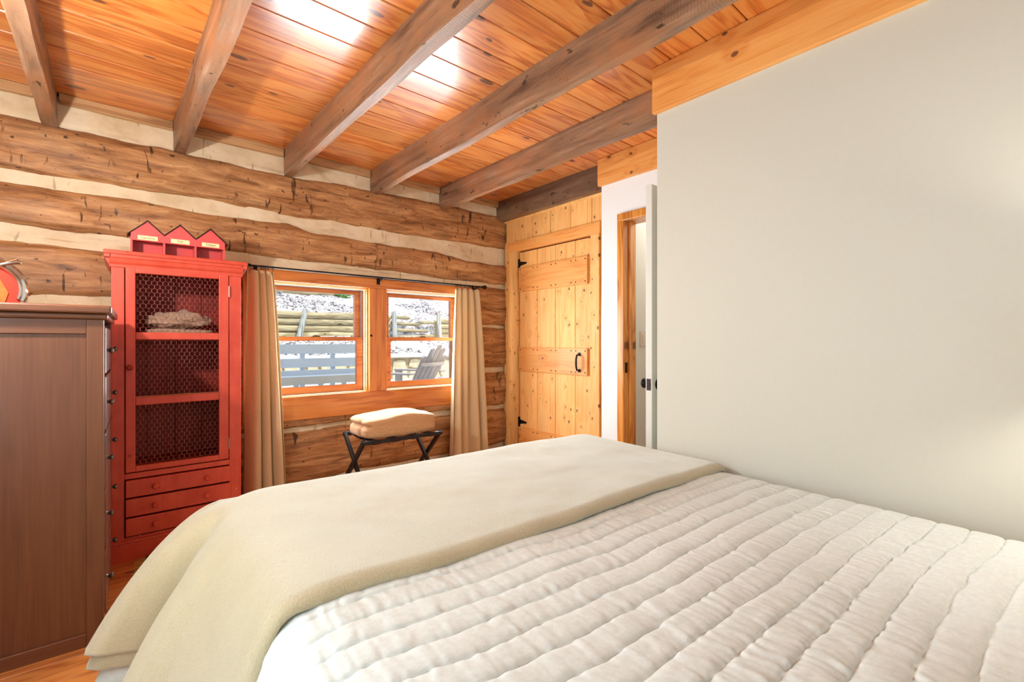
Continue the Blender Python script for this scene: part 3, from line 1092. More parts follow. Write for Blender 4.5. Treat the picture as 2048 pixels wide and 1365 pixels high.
# ---- quilt
nu = np.concatenate([np.linspace(-0.16, 0, 12, endpoint=False), np.linspace(0, BW, 470, endpoint=False), np.linspace(BW, BW + 0.47, 60)])
nt = np.concatenate([np.linspace(-2.05, -0.76, 430, endpoint=False), np.linspace(-0.76, 0.0, 46, endpoint=False), np.linspace(0, 0.36, 12)])
X, Y, Z, U, T = cover_surface(nu, nt, 0.548, 0.44, 0.92)
wav = 0.012 * fbm(U * 3.1, T * 2.3, 3) + 0.010 * np.sin(U * 5.0 + T * 3.0)
pitch = 0.0655
c = (T + wav) / pitch
fr = np.abs(((c) % 1.0) - 0.5) * 2           # 1 on the seam, 0 mid-channel
puff = np.sqrt(np.clip(1 - fr ** 3.4, 0, 1))
lane = np.floor(c)
pk = vnoise(U * 66 + lane * 7.7 + 0.8 * vnoise(U * 9, T * 30), T * 11 + lane * 3.1)
pk2 = vnoise(U * 120 + lane * 3.3, T * 20)
ampl = 0.5 + 0.5 * np.clip(fbm(U * 2.1 + 4, T * 2.0, 2) + 0.5, 0, 1)
hgt = 0.0070 * puff - 0.0022 * np.exp(-((1 - fr) / 0.07) ** 2) + (0.0037 * pk + 0.0017 * pk2) * ampl * (0.45 + 0.55 * fr) + 0.007 * fbm(U * 2.6, T * 2.6, 3) * np.clip((BW - U) / 0.3, 0, 1) * np.clip(U / 0.2, 0, 1)
side = (U > BW)
Z = Z + np.where(side, 0, hgt)
X = X - np.where(side, hgt, 0)
quilt = link('quilt', grid_mesh(np.stack([X, Y, Z], -1), flip=False), M['quilt'], None, (BED_O[0], BED_O[1], 0), (0, 0, BED_R))
tag(quilt, 'white channel-stitched quilt spread over the bed', 'quilt')

# ---- folded tan blanket across the foot of the bed
def blanket_mesh(top, us_end, t_near, amp, inset=0.0, jitter=1.0):
    nu = np.concatenate([np.linspace(-0.12, 0, 10, endpoint=False), np.linspace(0, BW, 150, endpoint=False), np.linspace(BW, us_end, 56)])
    nt = np.concatenate([np.linspace(t_near, t_near + 0.05, 16, endpoint=False), np.linspace(t_near + 0.05, 0, 120, endpoint=False), np.linspace(0, 0.36, 22)])
    X, Y, Z, U, T = cover_surface(nu, nt, top, 0.40, amp)
    # the folded front edge rolls down on to the quilt; it wanders a little
    e = np.clip((t_near + 0.030 - T) / 0.030, 0, 1)
    sm_ = np.clip((U - BW + 0.06) / 0.16, 0, 1)
    sm_ = sm_ * sm_ * (3 - 2 * sm_)
    rl = 1 - np.sqrt(np.clip(1 - e ** 2, 0, 1))
    Z = Z - 0.021 * rl * (1 - sm_)
    X = X + 0.022 * rl * sm_
    Y = Y + (T <= 0) * (0.010 * np.sin(U * 3.3 + 1.0) + 0.006 * fbm(U * 4, T * 0 + 2.2, 2)) * np.clip(-T / 0.8, 0, 1)
    soft = 0.006 * fbm(U * 2.2 + 3, T * 3.0, 3) + 0.0022 * fbm(U * 9, T * 11, 2)
    inside = np.clip((BW - U) / 0.2, 0, 1) * np.clip(U / 0.1, 0, 1)
    Z = Z + soft * np.where(U > BW, 0, inside) * jitter
    X = X + np.where(U > BW, 0.010 * fbm(T * 4.0 + 2, U * 1.5, 2) * np.clip((U - BW) / 0.2, 0, 1), 0) + np.where(U > BW, inset, 0)
    return grid_mesh(np.stack([X, Y, Z], -1), flip=False)


blanket = empty('blanket', (BED_O[0], BED_O[1], 0), BED_R)
tag(blanket, 'tan plush blanket folded across the foot of the bed', 'blanket')
o = link('upper_layer', blanket_mesh(0.575, BW + 0.365, -0.800, 1.0), M['blanket'], blanket)
m_ = o.modifiers.new('thick', 'SOLIDIFY')
m_.thickness = 0.010
m_.offset = -1
o = link('under_layer', blanket_mesh(0.564, BW + 0.395, -0.792, 0.955, 0.0), M['blanket'], blanket)
m_ = o.modifiers.new('thick', 'SOLIDIFY')
m_.thickness = 0.008
m_.offset = -1

# ================================================================== RED PIE-SAFE CABINET
CX0, CX1, CYF, CYB = -0.033, 0.514, 2.94, 3.30
cab = tag(empty('pie_safe_cabinet', ((CX0 + CX1) / 2, CYF, 0)), 'tall worn red cabinet with a chicken-wire door and three drawers', 'cabinet')
cxm = (CX0 + CX1) / 2


def cb(nm, mat, x0, x1, z0, z1, y0, y1, par=None, bev=0.002):
    """cabinet box: world X and Z, depth measured from the front face"""
    return cbox(nm, M[mat], par or cab, x0 - cxm, x1 - cxm, y0, y1, z0, z1, bev)


dep = CYB - CYF
cb('side_panel', 'red', CX0, CX0 + 0.018, 0.0, 1.46, 0.018, dep)
cb('side_panel', 'red', CX1 - 0.018, CX1, 0.0, 1.46, 0.018, dep)
for i in range(4):      # tongue-and-groove back
    w = (CX1 - CX0 - 0.036) / 4
    cb('back_board', 'redin', CX0 + 0.018 + i * w + 0.001, CX0 + 0.018 + (i + 1) * w - 0.001, 0.09, 1.46, dep - 0.012, dep)
cb('stile', 'red', CX0, 0.016, 0.0, 1.46, 0.0, 0.018)
cb('stile', 'red', 0.458, CX1, 0.0, 1.46, 0.0, 0.018)
cb('top_rail', 'red', 0.016, 0.458, 1.449, 1.46, 0.0, 0.018)
cb('middle_rail', 'red', 0.016, 0.458, 0.397, 0.424, 0.0, 0.018)
cb('bottom_rail', 'red', 0.016, 0.458, 0.0, 0.112, 0.0, 0.018)
cb('plinth', 'red', CX0 - 0.004, CX1 + 0.004, 0.0, 0.086, -0.010, 0.0)
cb('plinth_cap', 'red', CX0 - 0.006, CX1 + 0.006, 0.086, 0.098, -0.012, 0.0, bev=0.004)
for z in (0.43, 0.775, 1.095):
    cb('shelf', 'redin', CX0 + 0.018, CX1 - 0.018, z - 0.018, z, 0.05, dep - 0.012)
cb('shelf_edge', 'bead', 0.05, 0.415, 0.777, 0.797, 0.030, 0.052)
cb('top_board', 'red', CX0 - 0.028, CX1 + 0.028, 1.492, 1.512, -0.030, dep, bev=0.004)
# crown moulding under the top board
pf = [(0.0, 1.432), (-0.006, 1.432), (-0.008, 1.446), (-0.016, 1.456), (-0.022, 1.474), (-0.026, 1.478), (-0.026, 1.492), (0.0, 1.492)]
crn = MB()
crn.prism([(a, b) for a, b in pf], 'X', CX0 - 0.006 - cxm, CX1 + 0.006 - cxm)
for sg, xe in ((-1, CX0), (1, CX1)):
    crn.prism([(xe - cxm + sg * (-a), b) for a, b in pf], 'Y', -0.004, dep)
crn.prism([(CX0 - cxm - 0.026, 1.476), (CX0 - cxm, 1.476), (CX0 - cxm, 1.492), (CX0 - cxm - 0.026, 1.492)], 'Y', -0.026, 0)
crn.prism([(CX1 - cxm, 1.476), (CX1 - cxm + 0.026, 1.476), (CX1 - cxm + 0.026, 1.492), (CX1 - cxm, 1.492)], 'Y', -0.026, 0)
crn.build('crown_moulding', M['red'], cab, bev=0.0015)

# door
door = MB()
dx0, dx1, dz0, dz1 = 0.020, 0.454, 0.430, 1.446
gx0, gx1 = 0.058, 0.409
zs = [(0.458, 0.757), (0.797, 1.082), (1.118, 1.410)]
door.box(dx0 - cxm, gx0 - cxm, -0.006, 0.014, dz0, dz1)
door.box(gx1 - cxm, dx1 - cxm, -0.006, 0.014, dz0, dz1)
edges = [dz0] + [z for p in zs for z in p] + [dz1]
for i in range(0, len(edges), 2):
    door.box(gx0 - cxm, gx1 - cxm, -0.006, 0.014, edges[i], edges[i + 1])
dr = door.build('door', M['red'], cab, bev=0.003)


def hexwire(x0, x1, z0, z1, cell=0.0225, r=0.0007):
    mb = MB()
    R = cell / math.sqrt(3)
    seen = set()
    nrow = int((z1 - z0) / (1.5 * R)) + 3
    ncol = int((x1 - x0) / cell) + 3
    for a in range(-1, nrow):
        for b in range(-1, ncol):
            ccx = x0 + b * cell + (cell / 2 if a % 2 else 0)
            ccz = z0 + a * 1.5 * R
            for k in range(6):
                p = (ccx + R * math.sin(k * PI / 3), ccz + R * math.cos(k * PI / 3))
                q = (ccx + R * math.sin((k + 1) * PI / 3), ccz + R * math.cos((k + 1) * PI / 3))
                key = tuple(sorted([(round(p[0], 4), round(p[1], 4)), (round(q[0], 4), round(q[1], 4))]))
                if key in seen:
                    continue
                seen.add(key)
                mx, mz = (p[0] + q[0]) / 2, (p[1] + q[1]) / 2
                if not (x0 < mx < x1 and z0 < mz < z1):
                    continue
                rr = r * (2.0 if k in (1, 4) else 1.0)
                mb.tube([(p[0], 0.010, p[1]), (q[0], 0.010, q[1])], rr, 4, caps=False)
    return mb


for (z0, z1) in zs:
    hexwire(gx0 - cxm - 0.004, gx1 - cxm + 0.004, z0 - 0.004, z1 + 0.004).build('wire_mesh', M['wire'], dr)
MB().lathe([(0.006, 0.0), (0.006, -0.012), (0.013, -0.018), (0.014, -0.026), (0.008, -0.032)], (0.036 - cxm, -0.006, 0.945), 'Y', 14).build('knob', M['redin'], dr, sm=True)
for zz in (1.345, 0.515):
    MB().tube([(0.456 - cxm, -0.006, zz - 0.030), (0.456 - cxm, -0.006, zz + 0.030)], 0.005, 8).build('hinge', M['wire'], dr)
for i, (z0, z1) in enumerate(((0.308, 0.391), (0.2135, 0.299), (0.119, 0.2045))):
    d_ = cb('drawer', 'red', 0.020, 0.462, z0, z1, -0.012, 0.014, bev=0.004)
    for xx in (0.135, 0.352):
        MB().lathe([(0.006, 0.0), (0.006, -0.008), (0.012, -0.014), (0.0135, -0.021), (0.009, -0.027)], (xx - (0.020 + 0.462) / 2, -0.013, 0), 'Y', 14).build('knob', M['red'], d_, sm=True)


def soft_block(nx, ny, nz, sx, sy, sz, seed, lump=0.01, power=5.0, fold=None):
    """rounded, creased cloth bundle (super-ellipsoid grid)"""
    bm = bmesh.new()
    bmesh.ops.create_cube(bm, size=2.0)
    bmesh.ops.subdivide_edges(bm, edges=bm.edges[:], cuts=nx, use_grid_fill=True)
    for v in bm.verts:
        p = v.co
        L = (abs(p.x) ** power + abs(p.y) ** power + abs(p.z) ** power) ** (1 / power)
        q = p / L
        n1 = noise.fractal(Vector((q.x * 1.6 + seed, q.y * 1.6, q.z * 1.6)), 1.0, 2.0, 3)
        co = Vector((q.x * sx, q.y * sy, q.z * sz))
        if fold:
            co = fold(co, q)
        nrm = Vector((q.x / sx, q.y / sy, q.z / sz)).normalized()
        v.co = co + nrm * n1 * lump
    me = bpy.data.meshes.new('m')
    bm.to_mesh(me)
    bm.free()
    for p in me.polygons:
        p.use_smooth = True
    return me


# two throws on the top shelf
o = link('folded_throw', soft_block(26, 0, 0, 0.150, 0.10, 0.019, 3.3, 0.006, 7), M['throw'], None, (0.245, 3.11, 1.1185))
tag(o, 'flat folded taupe throw, lower of the two in the red cabinet', 'throw')


def hump(co, q):
    co = co.copy()
    if co.z > 0:
        co.z *= 0.72 + 0.5 * math.exp(-((co.x - 0.045) / 0.07) ** 2)
        co.z += 0.006 * math.sin(co.x * 60 + co.y * 30)
    return co


o = link('folded_throw', soft_block(34, 0, 0, 0.142, 0.10, 0.040, 8.1, 0.018, 3.4, hump), M['throw'], None, (0.243, 3.11, 1.186))
tag(o, 'rumpled taupe throw, upper of the two in the red cabinet', 'throw')

# ================================================================== ROW OF TOY HOUSES ON THE CABINET
hs = tag(empty('house_organizer', (0.2415, 2.98, 1.512)), 'row of three little red wooden houses with name tags, on the red cabinet', 'organizer')
x0h, x1h = 0.040 - 0.2415, 0.443 - 0.2415
wh3 = (x1h - x0h) / 3
hd_, t_ = 0.10, 0.008
cbox('base', M['redtoy'], hs, x0h, x1h, 0.0, hd_, 0.0, 0.010, 0.001)
cbox('back', M['redtoy'], hs, x0h, x1h, hd_ - t_, hd_, 0.010, 0.108, 0.001)
for i in range(4):
    xx = x0h + i * wh3
    a, b = (xx, xx + t_) if i == 0 else ((xx - t_, xx) if i == 3 else (xx - t_ / 2, xx + t_ / 2))
    cbox('divider', M['redtoy'], hs, a, b, 0.0005, hd_ - t_, 0.010, 0.108, 0.001)
words = ('Gasoline', 'Fish', 'Timber')
for i in range(3):
    a = x0h + i * wh3
    b = a + wh3
    m_ = (a + b) / 2
    gb = MB().prism([(a, 0.068), (b, 0.068), (b, 0.104), (m_, 0.168), (a, 0.104)], 'Y', -0.001, 0.007).build('gable', M['redtoy'], hs, bev=0.0008)
    MB().prism([(a, 0.104), (b, 0.104), (m_, 0.168)], 'Y', hd_ - t_, hd_ - 0.001).build('rear_gable', M['redtoy'], hs)
    ov = 0.014
    la = ov if i == 0 else 0.0
    ra = ov if i == 2 else 0.0
    sl = (0.168 - 0.104) / (wh3 / 2)
    th = 0.005
    MB().prism([(a - la, 0.105 - la * sl), (m_, 0.1695), (m_, 0.1695 + th), (a - la, 0.105 - la * sl + th)], 'Y', -0.008, hd_ + 0.006).build('roof', M['tinroof'], hs)
    MB().prism([(m_, 0.1695), (b + ra, 0.105 - ra * sl), (b + ra, 0.105 - ra * sl + th), (m_, 0.1695 + th)], 'Y', -0.008, hd_ + 0.006).build('roof', M['tinroof'], hs)
    tg = cbox('name_tag', M['paper'], hs, m_ - 0.040, m_ + 0.040, -0.0035, -0.001, 0.073, 0.095, 0.0004)
    cu = bpy.data.curves.new('t', 'FONT')
    cu.body = words[i]
    cu.size = 0.0165
    cu.align_x = 'CENTER'
    cu.align_y = 'CENTER'
    cu.extrude = 0.0003
    to = bpy.data.objects.new('t', cu)
    COL.objects.link(to)
    me = to.to_mesh()
    me2 = me.copy() if False else bpy.data.meshes.new_from_object(to)
    bpy.data.objects.remove(to, do_unlink=True)
    link('lettering', me2, M['ink'], tg, (0, -0.0016, 0), (PI / 2, 0, 0))

# ================================================================== DRESSER
DRX, DRY, DRR = -0.044, 2.200, math.radians(-1.2)
dre = tag(empty('dresser', (DRX, DRY, 0), DRR), 'tall dark brown wooden chest of drawers standing beside the red cabinet', 'dresser')
dd, dl = 0.50, 0.62         # depth (towards -x), length (towards +y)
for (a, b) in ((-0.046, 0.0), (-dd, -dd + 0.046)):
    for (c_, d_) in ((0.0, 0.040), (dl - 0.040, dl)):
        cbox('post', M['dresser'], dre, a, b, c_, d_, 0.0, 1.152, 0.003)
for (c_, d_) in ((0.006, 0.024), (dl - 0.024, dl - 0.006)):
    cbox('side_rail', M['dresser_x'], dre, -dd + 0.046, -0.046, c_ - 0.004, d_, 1.100, 1.152, 0.002)
    cbox('side_rail', M['dresser_x'], dre, -dd + 0.046, -0.046, c_ - 0.004, d_, 0.0, 0.046, 0.002)
    cbox('side_panel', M['dresser'], dre, -dd + 0.046, -0.046, c_ + 0.004, d_ - 0.002, 0.046, 1.100, 0.001)
cbox('back_panel', M['dresser'], dre, -dd + 0.004, -dd + 0.012, 0.040, dl - 0.040, 0.05, 1.15, 0.001)
cbox('moulding', M['dresser_x'], dre, -dd, 0.012, -0.012, dl + 0.012, 1.152, 1.172, 0.007)
cbox('top', M['dresser_x'], dre, -dd, 0.022, -0.028, dl + 0.028, 1.172, 1.200, 0.006)
cbox('front_rail', M['dresser_y'], dre, -0.03, -0.006, 0.040, dl - 0.040, 0.0, 0.078, 0.002)
for zc_, hh in ((1.040, 0.085), (0.846, 0.098), (0.636, 0.100), (0.426, 0.100), (0.189, 0.105)):
    dw = cbox('drawer', M['dresser_y'], dre, -0.022, 0.004, 0.044, dl - 0.044, zc_ - hh, zc_ + hh, 0.004)
    for yy in (0.115, 0.515):
        MB().lathe([(0.008, 0.0), (0.005, 0.004), (0.009, 0.008), (0.0115, 0.014), (0.0095, 0.019), (0.002, 0.021)], (0.013, yy - dl / 2, 0.0), 'X', 14).build('knob', M['pewter'], dw, sm=True)
    cbox('drawer_rail', M['dresser_y'], dre, -0.03, -0.008, 0.040, dl - 0.040, zc_ + hh + 0.001, zc_ + hh + 0.009, 0.001)

# ornate frame on the dresser
fr_ = tag(empty('picture_frame', (-0.350, 2.44, 1.200), math.radians(24)), 'ornate silver oval frame with a red and orange picture, on the dresser', 'picture frame')
rx, rz = 0.092, 0.104
cz_ = 0.062


def oval(sc, k=48):
    return [(rx * sc * math.cos(2 * PI * i / k), rz * sc * math.sin(2 * PI * i / k) + cz_) for i in range(k)]


def ring(mb, sc_r, y_, rad, k=48, seg=8):
    a0 = -0.42
    pts = [(rx * sc_r * math.cos(a0 + (PI - 2 * a0) * i / k), y_, rz * sc_r * math.sin(a0 + (PI - 2 * a0) * i / k) + cz_) for i in range(k + 1)]
    mb.tube(pts, [rad * (1 + 0.25 * abs(math.sin(5 * PI * i / k))) for i in range(k + 1)], seg)


rim = MB()
ring(rim, 0.95, -0.004, 0.0095)
ring(rim, 0.80, -0.008, 0.0055)
rim.build('rim', M['silver'], fr_, sm=True)
MB().prism([(p, max(q, 0.004)) for p, q in oval(0.93)], 'Y', 0.0, 0.006).build('mat_board', plain('scarlet_card', lin(206, 58, 40), 0.6), fr_)
pic = [(-0.075, 0.004), (0.028, 0.004), (0.036, 0.018), (0.044, 0.050), (0.034, 0.072), (0.022, 0.098), (0.008, 0.126), (-0.012, 0.142), (-0.040, 0.140), (-0.066, 0.110), (-0.078, 0.060)]
MB().prism(pic, 'Y', -0.004, 0.0).build('picture', plain('orange_print', lin(224, 104, 44), 0.6, nscale=40, namp=0.2), fr_)
for sg in (-1, 1):
    MB().tube([(sg * 0.018, -0.008, 0.146), (sg * 0.040, -0.013, 0.156), (sg * 0.060, -0.012, 0.166), (sg * 0.074, -0.008, 0.162)], [0.005, 0.009, 0.012, 0.006], 10).build('scroll', M['silver'], fr_, sm=True)
    MB().tube([(sg * 0.091, -0.006, 0.048), (sg * 0.095, -0.010, 0.056), (sg * 0.092, -0.006, 0.066)], [0.010, 0.013, 0.010], 10).build('boss', M['silver'], fr_, sm=True)
MB().tube([(-0.03, -0.006, 0.164), (0.0, -0.012, 0.176), (0.03, -0.006, 0.164)], [0.005, 0.012, 0.005], 10).build('crest', M['silver'], fr_, sm=True)
MB().box(-0.012, 0.012, 0.05, 0.056, 0.0, 0.11).box(-0.012, 0.012, 0.006, 0.056, 0.104, 0.11).build('easel', M['silver'], fr_)
MB().box(0.098, 0.106, 0.030, 0.042, 0.0, 0.095).build('foot_post', M['silver'], fr_)
MB().box(-0.06, 0.104, -0.008, 0.05, 0.0, 0.006).build('foot', M['silver'], fr_)

# ================================================================== CURTAIN ROD AND CURTAINS
RY, RZ = 3.235, 1.544
rod = tag(empty('curtain_rod', (1.52, RY, RZ)), 'black iron curtain rod with finials and rings above the double window', 'curtain rod')
MB().tube([(0.62 - 1.52, 0, 0), (2.40 - 1.52, 0, 0)], 0.006, 12).build('rod', M['black'], rod, sm=True)
for sg, xx in ((-1, 0.62 - 1.52), (1, 2.40 - 1.52)):
    MB().lathe([(0.008, 0.0), (0.012, sg * 0.004), (0.009, sg * 0.010), (0.016, sg * 0.022), (0.018, sg * 0.032), (0.012, sg * 0.044), (0.003, sg * 0.048)], (xx, 0, 0), 'X', 14).build('finial', M['black'], rod, sm=True)
for xx in (0.655, 1.478, 2.345):
    bk = MB()
    bk.tube([(xx - 1.52, 0, -0.010), (xx - 1.52, 0.03, -0.018), (xx - 1.52, D - RY - 0.033, -0.02)], 0.006, 8)
    bk.box(xx - 1.52 - 0.012, xx - 1.52 + 0.012, D - RY - 0.037, D - RY - 0.031, -0.046, 0.012)
    bk.tube([(xx - 1.52, -0.010, 0.004), (xx - 1.52, -0.010, -0.010), (xx - 1.52, 0.0, -0.014), (xx - 1.52, 0.011, -0.008), (xx - 1.52, 0.011, 0.004)], 0.004, 6)
    bk.build('bracket', M['black'], rod, sm=True)
for xx in (0.678, 0.690, 0.702, 0.716, 0.745, 2.130, 2.15, 2.18, 2.22, 2.27, 2.30, 2.365):
    rg = MB()
    k = 16
    pts = [(xx - 1.52, 0.013 * math.cos(2 * PI * i / k), 0.013 * math.sin(2 * PI * i / k) - 0.006) for i in range(k + 2)]
    rg.tube(pts, 0.0017, 6, caps=False)
    rg.tube([(xx - 1.52, 0, -0.019), (xx - 1.52, 0, -0.030)], 0.0015, 5)
    rg.build('ring', M['black'], rod, sm=True)


def curtain(name, xt0, xt1, xb0, xb1, z0, z1, folds, seed, depth_t, depth_b, label, lean=0.0):
    nu_, nz_ = 180, 60
    s_ = np.linspace(0, 1, nu_)
    f = np.linspace(0, 1, nz_)
    SS, FF = np.meshgrid(s_, f, indexing='ij')
    ease = FF ** 0.75
    xl = xt0 + (xb0 - xt0) * ease
    xr = xt1 + (xb1 - xt1) * ease
    ph = SS * folds * 2 * PI + 0.9 * np.sin(SS * 7 + seed) + 0.25 * np.sin(FF * 3 + SS * 5 + seed)
    amp = (depth_t + (depth_b - depth_t) * FF) * (0.75 + 0.4 * vnoise(SS * folds * 1.3 + seed, FF * 1.2))
    Xc = xl + (xr - xl) * SS + 0.35 * amp * np.cos(ph + 0.6)
    Yc = RY - 0.005 - lean * FF + amp * np.sin(ph) + 0.004 * fbm(SS * 9 + seed, FF * 4, 2)
    Zc = z1 + (z0 - z1) * FF + 0.004 * np.sin(ph * 2) * (1 - FF)
    xm, zm = (xt0 + xt1) / 2, z1
    P = np.stack([Xc - xm, Yc - RY, Zc - zm], -1)
    o = link(name, grid_mesh(P, flip=False), M['curtain'], None, (xm, RY, zm))
    m_ = o.modifiers.new('thick', 'SOLIDIFY')
    m_.thickness = 0.0016
    tag(o, label, 'curtain', 'beige curtains')
    return o


curtain('curtain', 0.600, 0.752, 0.575, 0.835, 0.02, 1.513, 3.4, 2.0, 0.026, 0.060, 'beige curtain hanging between the red cabinet and the window', 0.03)
curtain('curtain', 2.118, 2.372, 2.055, 2.450, 0.02, 1.513, 4.4, 5.3, 0.026, 0.056, 'beige curtain hanging next to the plank door corner', 0.03)

# ================================================================== LUGGAGE RACK AND BLANKET ROLL
RX0, RX1, RY0, RY1, RH = 1.142, 1.712, 2.775, 3.155, 0.450
rk = tag(empty('luggage_rack', ((RX0 + RX1) / 2, (RY0 + RY1) / 2, 0)), 'black folding luggage rack with crossed legs below the window', 'luggage rack')
hw, hy = (RX1 - RX0) / 2, (RY1 - RY0) / 2


def bar(p, q, w, h, name, mat='blackwood'):
    """a square bar between two points (kept upright in X)"""
    p, q = Vector(p), Vector(q)
    d_ = (q - p).normalized()
    u = Vector((1, 0, 0)) if abs(d_.x) < 0.9 else Vector((0, 1, 0))
    n_ = d_.cross(u).normalized()
    u = n_.cross(d_).normalized()
    V = []
    for e in (p, q):
        for a, b in ((-1, -1), (1, -1), (1, 1), (-1, 1)):
            V.append(tuple(e + u * a * w / 2 + n_ * b * h / 2))
    F = [(0, 1, 2, 3), (7, 6, 5, 4), (0, 4, 5, 1), (1, 5, 6, 2), (2, 6, 7, 3), (3, 7, 4, 0)]
    me = mesh_from(V, F)
    bm = bmesh.new()
    bm.from_mesh(me)
    bmesh.ops.recalc_face_normals(bm, faces=bm.faces[:])
    bm.to_mesh(me)
    bm.free()
    o = link(name, me, M[mat], rk)
    bevel(o, 0.003)
    return o


for sx in (-1, 1):
    x_out, x_in = sx * (hw - 0.010), sx * (hw - 0.031)
    bar((x_out, -hy, RH), (x_out, 0.280, 0.0), 0.020, 0.030, 'leg')
    bar((x_in, hy, RH), (x_in, -0.280, 0.0), 0.020, 0.030, 'leg')
    MB().lathe([(0.007, 0.0), (0.007, 0.05)], (min(x_out, x_in) - 0.014, 0.0, 0.268), 'X', 10).build('pivot_bolt', M['black'], rk)
bar((-hw, -hy, RH - 0.012), (hw, -hy, RH - 0.012), 0.022, 0.024, 'top_rail')
bar((-hw + 0.02, hy, RH - 0.012), (hw - 0.02, hy, RH - 0.012), 0.022, 0.024, 'top_rail')
bar((-hw + 0.02, -0.215, 0.065), (hw - 0.02, -0.215, 0.065), 0.016, 0.020, 'stretcher')
for xx in (-0.20, -0.068, 0.068, 0.20):
    st = MB()
    n_ = 14
    top_pts = []
    for i in range(n_ + 1):
        f = i / n_
        top_pts.append((-hy - 0.012 + (2 * hy + 0.024) * f, RH + 0.002 - 0.018 * math.sin(PI * f)))
    pts = top_pts + [(a, b - 0.003) for a, b in reversed(top_pts)]
    st.prism(pts, 'X', xx - 0.025, xx + 0.025)
    st.box(xx - 0.025, xx + 0.025, -hy - 0.0135, -hy - 0.0115, RH - 0.026, RH + 0.002)
    st.build('strap', M['strap'], rk)

# folded fleece roll on the rack
def roll(co, q):
    co = co.copy()
    if co.z > 0:
        co.z *= 0.80 + 0.32 * math.exp(-((co.x - 0.03) / 0.15) ** 2)
    # crease of the fold at the left end
    if co.x < -0.20:
        k = min(1, (-0.20 - co.x) / 0.04)
        co.x += 0.022 * k * math.exp(-((co.z - 0.012) / 0.013) ** 2)
        co.x += 0.014 * k * math.exp(-((co.y + 0.05) / 0.02) ** 2)
    return co


o = link('fleece_roll', soft_block(44, 0, 0, 0.258, 0.165, 0.072, 5.7, 0.005, 7.0, roll), M['towel'], None, ((RX0 + RX1) / 2 + 0.005, (RY0 + RY1) / 2 - 0.012, RH + 0.066))
tag(o, 'thick folded tan fleece blanket lying on the black luggage rack', 'blanket')

# ================================================================== RUG
rug = tag(empty('rug', (0.42, 2.60, 0.0), math.radians(-2)), 'small dark patterned rug with tan fringe on the floor by the cabinet', 'rug')
_t = NT('dark_kilim_weave')
_v, _r = _t.coords((1, 1, 1), rand=False)
_w = _t.node('ShaderNodeTexVoronoi')
_w.distance = 'MANHATTAN'
_w.inputs['Scale'].default_value = 22
_t.lk(_v, _w.inputs['Vector'])
_c = _t.ramp(_w.outputs['Distance'], [(0.15, lin(30, 22, 22)), (0.35, lin(140, 50, 34)), (0.5, lin(26, 20, 20)), (0.62, lin(206, 176, 140))], 'CONSTANT')
_t.set(Base_Color=_c, Roughness=0.95, Normal=_t.bump(_t.noise(_v, 300, 2), 0.4, 0.003))
MB().box(-0.33, 0.40, -0.30, 0.31, 0.0, 0.009).build('weave', _t.m, rug, bev=0.003)
MB().box(-0.332, -0.305, -0.30, 0.31, 0.0, 0.0105).build('border', plain('black_wool', lin(22, 18, 18), 0.95), rug, bev=0.003)
fg = MB()
for i in range(34):
    yy = -0.29 + 0.59 * i / 33
    fg.tube([(-0.33, yy, 0.005), (-0.352 - 0.004 * random.random(), yy + 0.006 * (random.random() - 0.5), 0.005), (-0.375 - 0.012 * random.random(), yy + 0.014 * (random.random() - 0.5), 0.002)], 0.0022, 5)
tag(fg.build('fringe', plain('tan_yarn', lin(214, 168, 96), 0.9), rug), kind='stuff')

# ================================================================== LAMPS OF THE ROOM (just outside the picture)
M['bulb_l'] = emit('lit_bulb_warm', (1.0, 0.97, 0.92, 1), 1850)
M['bulb_r'] = emit('lit_bulb_soft', (1.0, 0.95, 0.86, 1), 420)
wl_ = tag(empty('wall_lamp', (XL, 1.95, 1.60)), 'bare-bulb wall lamp on the wall above the dresser end', 'lamp')
MB().lathe([(0.05, 0.0), (0.05, 0.012), (0.02, 0.02)], (0, 0, -0.05), 'X', 20).build('wall_plate', M['brass'], wl_, sm=True)
MB().tube([(0.015, 0, -0.05), (0.10, 0, -0.085), (0.155, 0, -0.075), (0.16, 0, -0.05)], 0.006, 8).build('arm', M['brass'], wl_, sm=True)
MB().lathe([(0.016, -0.055), (0.016, -0.028)], (0.16, 0, 0), 'Z', 14).build('socket', M['brass'], wl_, sm=True)
MB().lathe([(0.012, -0.03), (0.020, -0.018), (0.029, 0.0), (0.024, 0.018), (0.010, 0.027), (0.001, 0.029)], (0.16, 0, 0), 'Z', 16).build('bulb', M['bulb_l'], wl_, sm=True)
sl_ = tag(empty('shade_lamp', (XB, -0.30, 1.12)), 'wall lamp with open fabric drum shade beside the bed head', 'lamp')
MB().lathe([(0.05, 0.0), (0.05, -0.012), (0.02, -0.02)], (0, 0, -0.10), 'X', 20).build('wall_plate', M['brass'], sl_, sm=True)
MB().tube([(-0.015, 0, -0.10), (-0.12, 0, -0.12), (-0.20, 0, -0.11), (-0.20, 0, -0.045)], 0.006, 8).build('arm', M['brass'], sl_, sm=True)
MB().lathe([(0.012, -0.03), (0.020, -0.018), (0.029, 0.0), (0.024, 0.018), (0.010, 0.027), (0.001, 0.029)], (-0.20, 0, -0.015), 'Z', 16).build('bulb', M['bulb_r'], sl_, sm=True)
_t = NT('linen_lamp_shade')
_d = _t.node('ShaderNodeBsdfDiffuse')
_d.inputs[0].default_value = lin(236, 226, 206)
_tl = _t.node('ShaderNodeBsdfTranslucent')
_tl.inputs[0].default_value = lin(236, 220, 190)
_mx = _t.node('ShaderNodeMixShader')
_mx.inputs[0].default_value = 0.35
_t.lk(_d.outputs[0], _mx.inputs[1])
_t.lk(_tl.outputs[0], _mx.inputs[2])
_t.lk(_mx.outputs[0], _t.out.inputs[0])
k = 40
V, F = [], []
